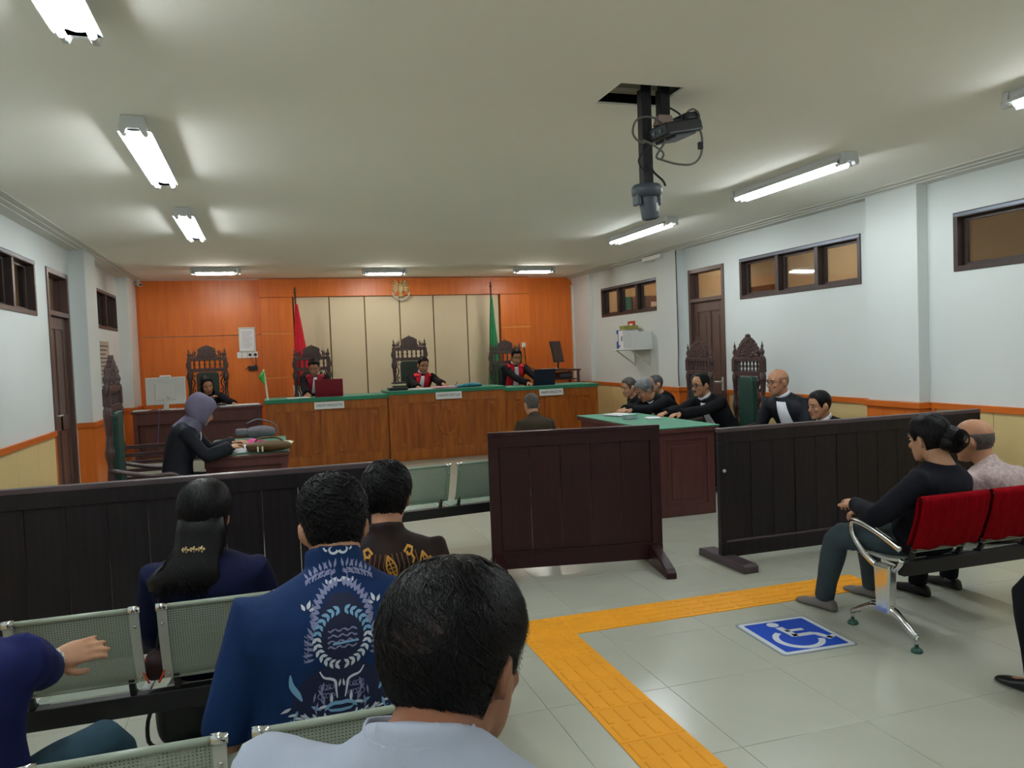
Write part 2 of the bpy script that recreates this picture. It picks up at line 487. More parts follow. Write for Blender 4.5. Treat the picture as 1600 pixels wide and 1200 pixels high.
# cornices
def cornice(name, x_in, sgn):
    q = MB()
    q.box(min(x_in, x_in - sgn * .26), max(x_in, x_in - sgn * .26), YF, YB, ZC - .012, ZC - .0005)
    q.box(min(x_in, x_in - sgn * .19), max(x_in, x_in - sgn * .19), YF, YB, ZC - .024, ZC - .012)
    q.box(min(x_in, x_in - sgn * .13), max(x_in, x_in - sgn * .13), YF, YB, ZC - .036, ZC - .024)
    struct(q.build(name, 'cornice', bevel=.003))
cornice('trim_1', XR, 1); cornice('trim_2', XL, -1)

# wainscots: cream panels 61 cm wide under an orange rail
def wainscot(name, x, sgn, zt, spans, pil):
    r = MB()
    for y0, y1 in spans:
        r.box(min(x, x - sgn * .03), max(x, x - sgn * .03), y0, y1, zt - .055, zt)
        r.box(min(x, x - sgn * .022), max(x, x - sgn * .022), y0, y1, 0, .09)
        for e in (y0, y1 - .035):
            r.box(min(x, x - sgn * .02), max(x, x - sgn * .02), e, e + .035, .09, zt - .055)
    t = struct(r.build(name, 'orange_trim', bevel=.003))
    for y0, y1 in spans:
        n = max(1, round((y1 - y0 - .07) / .61)); w = (y1 - y0 - .07) / n
        q = MB(); q.box(min(x, x - sgn * .006), max(x, x - sgn * .006), y0 + .03, y1 - .03, .09, zt - .05); q.build('panel_backing', 'gap', t)
        me = None
        for k in range(n):
            if me is None:
                q = MB(); q.box(min(0, -sgn * .013), max(0, -sgn * .013), .003, w - .003, .092, zt - .057)
                o = q.build('wall_panel', 'cream_wains', t, bevel=.002); me = o.data
            else:
                o = link(me, 'wall_panel', t, .002)
            o.location = (x, y0 + .035 + k * w, 0)
    for (px, y0, y1) in pil:
        q = MB()
        q.box(min(x, px - sgn * .012), max(x, px - sgn * .012), y0 - .012, y1 + .012, 0, zt - .05)
        q.build('pilaster_cladding', 'orange', t, bevel=.003)
        q = MB()
        q.box(min(x, px - sgn * .035), max(x, px - sgn * .035), y0 - .035, y1 + .035, zt - .055, zt)
        q.build('pilaster_rail', 'orange_trim', t, bevel=.004)
wainscot('trim_3', XR, 1, 1.0, [(YF, 1.36), (2.04, 5.62), (6.33, 8.93), (9.89, 9.94), (10.64, 13.2)], [(5.62, 1.4, 2.0), (5.62, 5.66, 6.29), (5.62, 9.98, 10.6), (5.66, 13.25, YB - .05)])
wainscot('trim_4', XL, -1, .955, [(YF, 5.86), (6.54, 9.19), (10.9, 13.26)], [(-1.98, 5.9, 6.5), (-1.98, 10.24, 10.86), (-1.995, 13.3, YB - .05)])

# windows and doors -------------------------------------------------
def window(name, xf, sgn, y0, y1, z0, z1, mull, side):
    """dark frame set in the wall, three panes set back towards the corridor"""
    f = MB(); d0, d1 = xf - sgn * .012, xf + sgn * .13
    lo, hi = min(d0, d1), max(d0, d1)
    w = .045
    f.box(lo, hi, y0, y0 + w, z0, z1); f.box(lo, hi, y1 - w, y1, z0, z1)
    f.box(lo, hi, y0 + w, y1 - w, z0, z0 + w); f.box(lo, hi, y0 + w, y1 - w, z1 - w, z1)
    o = struct(f.build(name, 'darkframe', bevel=.003))
    ed = [y0 + w] + list(mull) + [y1 - w]
    for m_ in mull:
        q = MB(); q.box(lo + .004, hi - .004, m_ - .03, m_ + .03, z0 + w, z1 - w); q.build('mullion', 'darkframe', o, bevel=.003)
    for k in range(len(ed) - 1):
        a = ed[k] + (.03 if k else 0); c = ed[k + 1] - (.03 if k < len(ed) - 2 else 0)
        xs0 = xf + sgn * .06; xs1 = xf + sgn * .085
        s = MB(); l2, h2 = min(xs0, xs1), max(xs0, xs1); t = .03
        s.box(l2, h2, a, a + t, z0 + w, z1 - w); s.box(l2, h2, c - t, c, z0 + w, z1 - w)
        s.box(l2, h2, a + t, c - t, z0 + w, z0 + w + t); s.box(l2, h2, a + t, c - t, z1 - w - t, z1 - w)
        so = s.build('sash', 'darkframe', o, bevel=.002)
        g = MB(); g.box((l2 + h2) / 2 - .002, (l2 + h2) / 2 + .002, a + t, c - t, z0 + w + t, z1 - w - t)
        g.build('pane', 'glass', so)
    q = MB(); q.box(min(d0, d0 - sgn * .004), max(d0, d0 - sgn * .004), y0 + .01, y1 - .01, z1 - .035, z1 - .012)
    q.build('head_strip', 'alu', o)
    return o
window('window_1', XR, 1, 10.77, 12.88, 2.15, 2.655, (11.5, 12.2), 0)
window('window_2', XR, 1, 6.49, 8.6, 2.15, 2.655, (7.16, 7.85), 0)
window('window_3', XR, 1, 3.27, 5.375, 2.15, 2.655, (3.95, 4.65), 0)
window('window_4', XL, -1, 6.7, 8.8, 2.13, 2.67, (7.4, 8.1), 0)
window('window_5', XL, -1, 11.6, 13.16, 2.13, 2.67, (12.38,), 0)

def door(name, xf, sgn, y0, y1, zt, leaf, flip=False):
    d0, d1 = xf - sgn * .015, xf + sgn * .13; lo, hi = min(d0, d1), max(d0, d1); w = .055
    f = MB()
    f.box(lo, hi, y0, y0 + w, 0, zt); f.box(lo, hi, y1 - w, y1, 0, zt)
    f.box(lo, hi, y0 + w, y1 - w, zt - w, zt); f.box(lo, hi, y0 + w, y1 - w, leaf, leaf + .05)
    o = struct(f.build(name, 'door', bevel=.004))
    a, c = y0 + w, y1 - w
    g = MB(); xg = xf + sgn * .07; g.box(xg - .003, xg + .003, a, c, leaf + .05, zt - w); g.build('transom_pane', 'glass', o)
    # leaf: stiles and rails proud of recessed panels
    xl0, xl1 = xf + sgn * .03, xf + sgn * .07
    L_, H_ = min(xl0, xl1), max(xl0, xl1); wid = c - a; st = .11; mid = (a + c) / 2
    q = MB()
    q.box(L_, H_, a + .004, a + st, .01, leaf - .004); q.box(L_, H_, c - st, c - .004, .01, leaf - .004)
    q.box(L_, H_, a + st, c - st, leaf - .14, leaf - .004); q.box(L_, H_, a + st, c - st, .01, .22); q.box(L_, H_, a + st, c - st, .92, 1.08)
    q.box(L_, H_, mid - .045, mid + .045, .22, leaf - .14)
    lf = q.build('door_leaf', 'door', o, bevel=.006)
    xp0, xp1 = xf + sgn * .045, xf + sgn * .06
    for (ya, yc) in ((a + st, mid - .045), (mid + .045, c - st)):
        for (za, zc) in ((.22, .92), (1.08, leaf - .14)):
            p = MB(); p.box(min(xp0, xp1), max(xp0, xp1), ya, yc, za, zc)
            xq = xp0 - sgn * .006
            p.box(min(xp0, xq), max(xp0, xq), ya + .04, yc - .04, za + .05, zc - .05)
            p.build('door_panel', 'door', lf, bevel=.004)
    yh = a + .07 if not flip else c - .07
    h = MB(); xh = xl0
    h.box(min(xh, xh - sgn * .012), max(xh, xh - sgn * .012), yh - .025, yh + .025, .98, 1.16)
    h.tube([(xh - sgn * .01, yh, 1.1), (xh - sgn * .055, yh, 1.1), (xh - sgn * .06, yh + (.11 if not flip else -.11), 1.1)], .01, 8)
    h.build('door_handle', 'silver', lf, bevel=.002)
    return o
door('door_1', XR, 1, 8.96, 9.86, 2.65, 2.19)
door('door_2', XL, -1, 9.22, 10.13, 2.67, 2.17)

# corridors beyond the glass
def corridor(name, x0, x1, far, mt, lamps, parent):
    q = MB()
    q.box(x0, x1, -1, 14.3, -.06, 0); q.box(x0, x1, -1, 14.3, 3.3, 3.34)
    q.box(far - .06, far + .06, -1, 14.3, 0, 3.3)
    q.box(x0, x1, -1.06, -1, 0, 3.3); q.box(x0, x1, 14.3, 14.36, 0, 3.3)
    o = struct(q.build(name, mt))
    # beams under the corridor ceiling and a doorway head on the far side
    for yy in (2.2, 5.6, 8.9, 12.2):
        q = MB(); q.box(x0, x1, yy, yy + .25, 3.05, 3.3); q.build('ceiling_beam', mt, o)
    return o
cor_r = corridor('wall_corridor_right', XR + .16, 8.5, 8.5, 'tan', None, None)
cor_l = corridor('wall_corridor_left', -4.6, XL - .16, -4.6, 'tan', None, None)
q = MB(); q.box(6.74, 6.98, 14.22, 14.29, 0, 2.60); q.build('teal_board', 'teal_wall', cor_r, bevel=.005)
q = MB(); q.box(7.02, 7.8, 14.24, 14.29, 0, 2.62); q.build('grey_door', 'plastic_grey', cor_r, bevel=.005)
q = MB(); q.box(7.42, 7.6, 14.225, 14.239, 2.2, 2.5); q.build('white_sheet', 'paper', cor_r, bevel=.002)
q = MB(); q.box(8.36, 8.43, 11.6, 12.6, 0, 2.6); q.build('dark_doorway', 'door', cor_r, bevel=.005)

# orange and cream cladding of the back wall
def bx(name, m, x0, x1, y0, y1, z0, z1, par=wall_back, bev=.003):
    q = MB(); q.box(x0, x1, y0, y1, z0, z1); return q.build(name, m, par, bevel=bev)
bx('orange_panel', 'orange', -1.995, -.07, YB - .03, YB, 2.06, 2.985)
bx('orange_panel', 'orange', -1.995, -.07, YB - .03, YB, 0, 2.05)
bx('orange_panel_edge', 'orange_trim', -1.995, -1.95, YB - .045, YB - .03, 0, 2.985)
q = MB(); poly = [(4.76, 0), (5.66, 0), (5.66, 2.84)]
for k in range(7):
    a = pi / 2 * k / 6; poly.append((5.50 + .16 * cos(a), 2.84 + .15 * sin(a)))
poly += [(4.76, 2.99)]
q.prism(poly, YB - .03, YB); q.build('orange_panel', 'orange', wall_back)
FB = YB - .14      # front of the projecting middle part
bx('orange_head_panel', 'orange', -.07, 4.75, FB, YB, 2.68, 2.99)
for x0, x1 in ((-.07, .46), (4.18, 4.75)):
    bx('orange_side_panel', 'orange', x0, x1, FB, YB, 2.08, 2.675)
    bx('orange_side_panel', 'orange', x0, x1, FB, YB, 1.32, 2.05)
    bx('orange_side_panel', 'orange', x0, x1, FB, YB, 0, 1.30)
    bx('light_strip', 'orange_light', x0, x1, FB + .004, YB, 2.05, 2.08, bev=0)
    bx('light_strip', 'orange_light', x0, x1, FB + .004, YB, 1.30, 1.32, bev=0)
bx('joint_backing', 'gap', .46, 4.18, YB - .05, YB, 0, 2.68)
pe = [.475, 1.08, 1.69, 2.31, 2.925, 3.55, 4.165]
for k in range(6):
    bx('cream_panel', 'cream', pe[k] + .010, pe[k + 1] - .010, YB - .075, YB - .045, 0, 2.675)
# rounded end trim right of the orange panel
bx('end_trim', 'wall', 5.63, 5.66, YB - .09, YB - .03, 0, 2.84)

# judges' dais
q = MB(); q.box(-1.995, 5.2, 11.95, YB - .15, .001, .22)
dais = struct(q.build('floor_dais', 'tile', bevel=.005))

# ------------------------------------------------------------------ fluorescent fixtures
def fixture(label, c, length, rz, group, cat='ceiling lamp', twin=True, z=ZC):
    t = thing('fluorescent_fixture', label, cat, (c[0], c[1], z), rz, group)
    h = length / 2
    q = MB()
    q.prism([(-.05, -.001), (.05, -.001), (.055, -.04), (.092, -.0752), (.087, -.0752), (.045, -.05), (.012, -.06), (-.012, -.06), (-.045, -.05), (-.087, -.0752), (-.092, -.0752), (-.055, -.04)], -h + .03, h - .03)
    q.build('housing', 'enamel', t, bevel=.002)
    for s in (-1, 1):
        e = MB(); e.prism([(-.06, -.001), (.06, -.001), (.075, -.07), (.068, -.095), (.042, -.095), (.03, -.07), (-.03, -.07), (-.042, -.095), (-.068, -.095), (-.075, -.07)], s * h - .03, s * h + .012)
        eo = e.build('end_cap', 'enamel', t, bevel=.004)
        for x in (-.055, .055):
            g = MB(); g.cyl((x, s * (h - .035), -.082), (x, s * (h - .065), -.082), .0165, 12); g.build('lamp_holder', 'silver', eo)
    for x in (-.055, .055):
        g = MB(); g.tube([(x, -h + .055, -.082), (x, -h + .06, -.082), (x, h - .06, -.082), (x, h - .055, -.082)], [.012, .0145, .0145, .012], 10)
        g.build('lamp_tube', 'tube_back' if length < 1 else 'tube', t, smooth=True)
    return t
fixture('long twin tube ceiling light on the left, nearest, cut by the top frame edge', (-.655, 2.85), 1.45, 0, 'ceiling tube lights')
fixture('long twin tube ceiling light on the left, middle one of the left row', (-.655, 5.62), 1.5, 0, 'ceiling tube lights')
fixture('twin tube ceiling light on the left, farthest of the left row', (-.655, 8.35), 1.5, 0, 'ceiling tube lights')
fixture('twin tube ceiling light on the right, cut by the right frame edge', (4.23, 2.82), 1.45, 0, 'ceiling tube lights')
fixture('long twin tube ceiling light on the right above the carved chair', (4.23, 5.62), 1.45, 0, 'ceiling tube lights')
fixture('twin tube ceiling light below the hanging black camera pole', (4.25, 8.38), 1.5, 0, 'ceiling tube lights')
fixture('twin tube ceiling light on the left behind the viewpoint', (-.655, .1), 1.45, 0, 'ceiling tube lights')
fixture('twin tube ceiling light on the right behind the viewpoint', (4.23, .1), 1.45, 0, 'ceiling tube lights')
fixture('short crosswise ceiling light above the secretary desk', (-.665, 12.38), .66, 90, 'crosswise ceiling lights')
fixture('short crosswise ceiling light above the gold wall emblem', (1.855, 12.6), .66, 90, 'crosswise ceiling lights')
fixture('short crosswise ceiling light above the green flag', (4.32, 12.43), .66, 90, 'crosswise ceiling lights')
def corridor_lamp(lab, x, y, z, par, L=1.2, rz=90):
    t = thing('corridor_lamp', lab, 'lamp', (x, y, z), rz)
    q = MB(); q.box(-.04, .04, -L / 2, L / 2, -.05, 0); q.build('housing', 'enamel', t, bevel=.004)
    q = MB(); q.cyl((0, -L / 2 + .03, -.07), (0, L / 2 - .03, -.07), .016, 10); q.build('lamp_tube', 'corr_tube', t, smooth=True)
corridor_lamp('corridor tube lamp seen through the middle pane of the long right window', 7.3, 9.75, 3.05, cor_r, 1.0, 0)
corridor_lamp('corridor tube lamp hidden beyond the right wall near the entrance', 7.3, 4.2, 3.3, cor_r, 1.2, 0)
corridor_lamp('corridor tube lamp beyond the far right window', 7.3, 12.9, 3.3, cor_r, 1.2, 0)
corridor_lamp('corridor tube lamp beyond the left windows', -3.5, 10.9, 3.3, cor_l, 1.2, 0)
# ------------------------------------------------------------------ wooden barriers
def barrier(label, p0, p1, h, m, edge, foot_fracs, plank_w=.2, thick=.035, foot='long', zb=.045, skip_feet=()):
    """free-standing plank barrier from p0 to p1 (left and right end on the floor)"""
    p0, p1 = V(p0), V(p1); d = p1 - p0; L = d.length; ang = math.degrees(atan2(d.y, d.x))
    t = thing('barrier', label, 'barrier', (p0.x, p0.y, 0), ang)
    y0, y1 = -thick / 2, thick / 2
    q = MB(); q.box(0, L, -thick * .8, thick * .8, h - .03, h); q.build('top_cap', edge, t, bevel=.005)
    q = MB(); q.box(.0, L, y0 - .006, y1 + .006, h - .11, h - .03); q.build('top_rail', m, t, bevel=.003)
    q = MB(); q.box(.0, L, y0 - .006, y1 + .006, zb, zb + .11); q.build('bottom_rail', m, t, bevel=.003)
    q = MB(); q.box(.04, L - .04, y0 - .010, y1 + .010, zb + .11, zb + .125); q.build('bottom_moulding', edge, t, bevel=.003)
    for x in (0, L - .075):
        q = MB(); q.box(x, x + .075, y0 - .004, y1 + .004, zb + .11, h - .11); q.build('end_post', m, t, bevel=.003)
    n = max(2, round((L - .15) / plank_w)); w = (L - .15) / n; me = None
    for k in range(n):
        if me is None:
            q = MB(); q.box(.0015, w - .0015, y0 + .006, y1 - .006, zb + .1, h - .1); o = q.build('plank', m, t, bevel=.003); me = o.data
        else: o = link(me, 'plank', t, .003)
        o.location = (.075 + k * w, random.uniform(-.0015, .0015), 0)
    for fr in foot_fracs:
        x = fr * L
        q = MB()
        if foot == 'long':
            q.prism([(-.31, 0), (.28, 0), (.28, .05), (.25, .06), (-.28, .06), (-.31, .05)], x - .06, x + .06, 'x')
        else:
            q.prism([(-.40, 0), (.30, 0), (.30, .05), (.1, .13), (.03, .15), (-.03, .15), (-.12, .13), (-.36, .065), (-.40, .04)], x - .035, x + .035, 'x')
        q.build('foot', edge if foot == 'long' else m, t, bevel=.006)
    return t
bl = barrier('long dark plank barrier behind the audience rows, on the left', (-2.1, 4.62), (.60, 4.58), .99, 'barrier', 'barrier_edge', (.03, .96), foot='long')
bc = barrier('square reddish brown plank barrier standing askew in the middle', (1.47, 5.36), (2.71, 5.14), 1.03, 'barrier_red', 'barrier_red', (.04, .95), .245, foot='curved')
br = barrier('long black brown plank barrier in front of the lawyers, on the right', (3.085, 4.96), (5.54, 4.98), .99, 'barrier', 'barrier_edge', (.02, .97), .2)
q = MB(); q.lathe([(.0, 0), (.012, 0), (.014, .008), (.009, .016), (0.001, .018)], 10, Matrix.Translation((.035, -.022, .68)) @ Matrix.Rotation(pi / 2, 4, 'X')); q.build('bolt', 'silver', br, smooth=True)

# ------------------------------------------------------------------ steel waiting benches
def smooth_path(pts, k=4):
    out = []
    P = [V(p) for p in pts]
    for i in range(len(P) - 1):
        p0 = P[max(i - 1, 0)]; p1 = P[i]; p2 = P[i + 1]; p3 = P[min(i + 2, len(P) - 1)]
        for j in range(k):
            t = j / k
            out.append(.5 * ((2 * p1) + (-p0 + p2) * t + (2 * p0 - 5 * p1 + 4 * p2 - p3) * t * t + (-p0 + 3 * p1 - 3 * p2 + p3) * t ** 3))
    out.append(P[-1])
    return out
BACK = smooth_path([(0, .77), (.018, .68), (.045, .60), (.075, .525), (.098, .492)], 3)
SEAT = smooth_path([(.152, .436), (.18, .428), (.28, .418), (.42, .425), (.47, .418), (.485, .40)], 3)
BACK = [(p.x, p.y) for p in [V((a[0], a[1], 0)) for a in BACK]] if not isinstance(BACK[0], tuple) else BACK
SEAT = [(p[0], p[1]) for p in SEAT]

def sheet(x0, x1, path, th=.003):
    """bent sheet following a (y,z) path between x0 and x1, with UVs in metres"""
    q = MB(); uv = []
    s = 0; arc = [0]
    for i in range(1, len(path)):
        s += sqrt((path[i][0] - path[i - 1][0]) ** 2 + (path[i][1] - path[i - 1][1]) ** 2); arc.append(s)
    nor = []
    for i in range(len(path)):
        a = path[max(i - 1, 0)]; c = path[min(i + 1, len(path) - 1)]
        dy, dz = c[0] - a[0], c[1] - a[1]; l = sqrt(dy * dy + dz * dz); nor.append((-dz / l, dy / l))
    n = len(path)
    for lay in (0, 1):
        for i, (y, z) in enumerate(path):
            for x in (x0, x1):
                q.v.append(V((x, y + nor[i][0] * th * lay, z + nor[i][1] * th * lay))); uv.append((x, arc[i]))
    for lay in (0, 1):
        for i in range(n - 1):
            a = lay * 2 * n + 2 * i
            q.f.append((a, a + 1, a + 3, a + 2) if lay == 0 else (a, a + 2, a + 3, a + 1)); q.mi.append(0)
    for i in range(n - 1):
        for e in (0, 1):
            a = 2 * i + e; c = 2 * n + 2 * i + e
            q.f.append((a, a + 2, c + 2, c)); q.mi.append(0)
    for i in (0, n - 1):
        a = 2 * i; c = 2 * n + 2 * i
        q.f.append((a, a + 1, c + 1, c)); q.mi.append(0)
    q.uv = uv
    return q

def bar(x0, x1, path, th):
    q = MB()
    rings = []
    for i, (y, z) in enumerate(path):
        a = path[max(i - 1, 0)]; c = path[min(i + 1, len(path) - 1)]
        dy, dz = c[0] - a[0], c[1] - a[1]; l = sqrt(dy * dy + dz * dz); ny, nz = -dz / l, dy / l
        rings.append([V((x0, y - ny * th, z - nz * th)), V((x1, y - ny * th, z - nz * th)), V((x1, y + ny * th, z + nz * th)), V((x0, y + ny * th, z + nz * th))])
    q.loft(rings)
    return q

def bench(label, loc, rz, n, perf='perf', steel='steel_green', rail='silver', beam='black', arms=(), covers=None, group='steel waiting benches', pitch=.461, w=.405):
    t = thing('waiting_bench', label, 'bench', loc, rz, group)
    L = pitch * (n - 1) + w
    q = MB(); q.box(-.02, L + .02, .105, .150, .362, .436); q.build('beam', beam, t, bevel=.004)
    for k in range(n):
        x = k * pitch
        o = sheet(x + .02, x + w - .02, BACK).build('backrest', perf, t, fixn=False)
        e = MB(); e.tube([(x + .01, 0, .772), (x + w - .01, 0, .772)], .0095, 8); e.build('rolled_edge', steel, o, smooth=True)
        e = MB(); e.tube([(x + .03, .098, .489), (x + w - .03, .098, .489)], .006, 6); e.build('rolled_edge', steel, o, smooth=True)
        for xa in (() if covers else (x, x + w - .03)):
            r = bar(xa, xa + .03, BACK, .006).build('side_rail', rail, o, bevel=.002)
            c = MB(); c.tube([(xa - .002, .0, .772), (xa + .034, .0, .772)], .014, 10); c.build('chrome_cap', 'chrome', r, smooth=True)
            c = MB()
            for (yy, zz) in ((BACK[2][0] - .008, BACK[2][1]), (BACK[-3][0] - .008, BACK[-3][1])): c.ell((xa + .015, yy, zz), (.006, .004, .006), 8, 5)
            c.build('rivet', 'chrome', r, smooth=True)
        so = sheet(x + .02, x + w - .02, SEAT).build('seat', perf, t, fixn=False)
        for xa in (x, x + w - .03):
            bar(xa, xa + .03, SEAT, .006).build('side_rail', rail, so, bevel=.002)
        for xa in (x + .03, x + w - .06):
            e = MB()
            e.prism([(.145, .43), (.30, .418), (.28, .40), (.145, .385)], xa, xa + .03, 'x')
            e.prism([(.09, .50), (.098, .47), (.115, .43), (.15, .42), (.16, .44), (.135, .45), (.122, .475), (.11, .51)], xa, xa + .02, 'x')
            e.build('seat_bracket', 'black', so, bevel=.002)
        if covers:
            # cloth slipped over the top of the back: rear sheet, top fold, front sheet
            nx, rings = 24, []
            rear = [(p[0] - .020, p[1]) for p in BACK if p[1] > .50][::-1]
            front = [(p[0] + .016, p[1] + .002) for p in BACK if p[1] > .515]
            prof = rear + [(-.018, .784), (-.002, .794), (.012, .786)] + front
            for i in range(nx + 1):
                xx = x - .014 + (w + .028) * i / nx; ring = []
                for j, (yy, zz) in enumerate(prof):
                    wob = .0035 * sin(i * 1.9 + j * .25) + .002 * sin(i * .9)
                    ring.append(V((xx, yy + (wob if j < len(rear) else -wob * .4), zz + (.006 * sin(i * .7) if j in (0, len(prof) - 1) else 0))))
                rings.append(ring)
            g = MB(); g.loft(rings, closed=False, cap=False)
            cv = g.build('seat_cover', covers, o, smooth=True)
            sm = cv.modifiers.new('thick', 'SOLIDIFY'); sm.thickness = .004; sm.offset = 1
    for i, xl in enumerate((-.03, L + .03) if n < 5 else (-.03, L / 2, L + .03)):
        lg = MB()
        lg.prism([(.18, .14), (.27, .14), (.285, .40), (.165, .40)], xl - .028, xl + .028, 'x')
        lo = lg.build('leg_post', 'chrome', t, bevel=.012, seg=3)
        for y1, z1 in ((.02, .075), (.475, .075)):
            f = MB(); f.tube(smooth_path([(xl, .225, .165), (xl, .225 + (y1 - .225) * .35, .155), (xl, .225 + (y1 - .225) * .75, .105), (xl, y1, z1)], 3), [(.022, .026)] * 4 + [(.019, .02)] * 3 + [(.016, .016)] * 3, 10)
            f.tube([(xl, y1, .085), (xl, y1, .03)], .011, 8)
            fo = f.build('foot', 'chrome', lo, smooth=True)
            g = MB(); g.lathe([(.0, 0), (.028, 0), (.03, .006), (.024, .018), (.012, .024), (0, .024)], 14, c=(xl, y1, .0005)); g.build('foot_pad', 'rubber', lo, smooth=True)
        if i in arms:
            a = MB()
            pts = smooth_path([(xl, .115, .50), (xl, .20, .535), (xl, .33, .575), (xl, .44, .592), (xl, .475, .565), (xl, .455, .50), (xl, .37, .42), (xl, .28, .375)], 4)
            a.tube(pts, (.019, .013), 10, hint=V((1, 0, 0)))
            pts = smooth_path([(xl, .28, .375), (xl, .2, .378), (xl, .14, .40), (xl, .11, .45)], 3)
            a.tube(pts, (.017, .012), 8, hint=V((1, 0, 0)))
            a.build('armrest', 'chrome', lo, smooth=True)
    return t
bench('steel bench with the woman in a hair clip, second audience row on the left', (-1.324, 2.9, 0), 0, 3)
bench('steel seat under the man in brown batik, second audience row', (.20, 2.9, 0), 0, 1)
bench('steel bench under the man in the blue patterned shirt, first audience row', (-.992, 1.82, 0), 0, 3)
bench('steel bench under the nearest man in a pale shirt', (-.22, .74, 0), 0, 2)
bench('green steel bench beyond the left barrier, facing the judges', (.41, 5.60, 0), 7, 4, 'perf_mid', 'steel_mid', 'steel_mid')
bench('chrome armed bench with red covers on its backs, on the right', (3.105, 3.12, 0), 0, 3, arms=(0, 2), covers='red_cover')
bench('black beamed bench of the person cut by the right frame edge', (3.25, 1.98, 0), 0, 3, arms=())

# ------------------------------------------------------------------ carved high-back chairs
def turned(mb, x, y, z0, z1, r, T=None):
    """turned post with rings"""
    h = z1 - z0; pr = []
    N = 18
    for i in range(N + 1):
        u = i / N
        rr = r * (.72 + .28 * abs(sin(u * pi * 3.0)) + (.25 if int(u * 9) % 4 == 0 else 0))
        pr.append((rr, z0 + h * u))
    mb.lathe(pr, 10, T, (x, y, 0))
def finial(mb, x, y, z, r, h):
    mb.lathe([(r, z), (r * 1.15, z + h * .08), (r * .5, z + h * .16), (r * .95, z + h * .34), (r * .95, z + h * .42), (r * .35, z + h * .58), (r * .6, z + h * .7), (r * .25, z + h * .84), (r * .04, z + h)], 10, None, (x, y, 0))

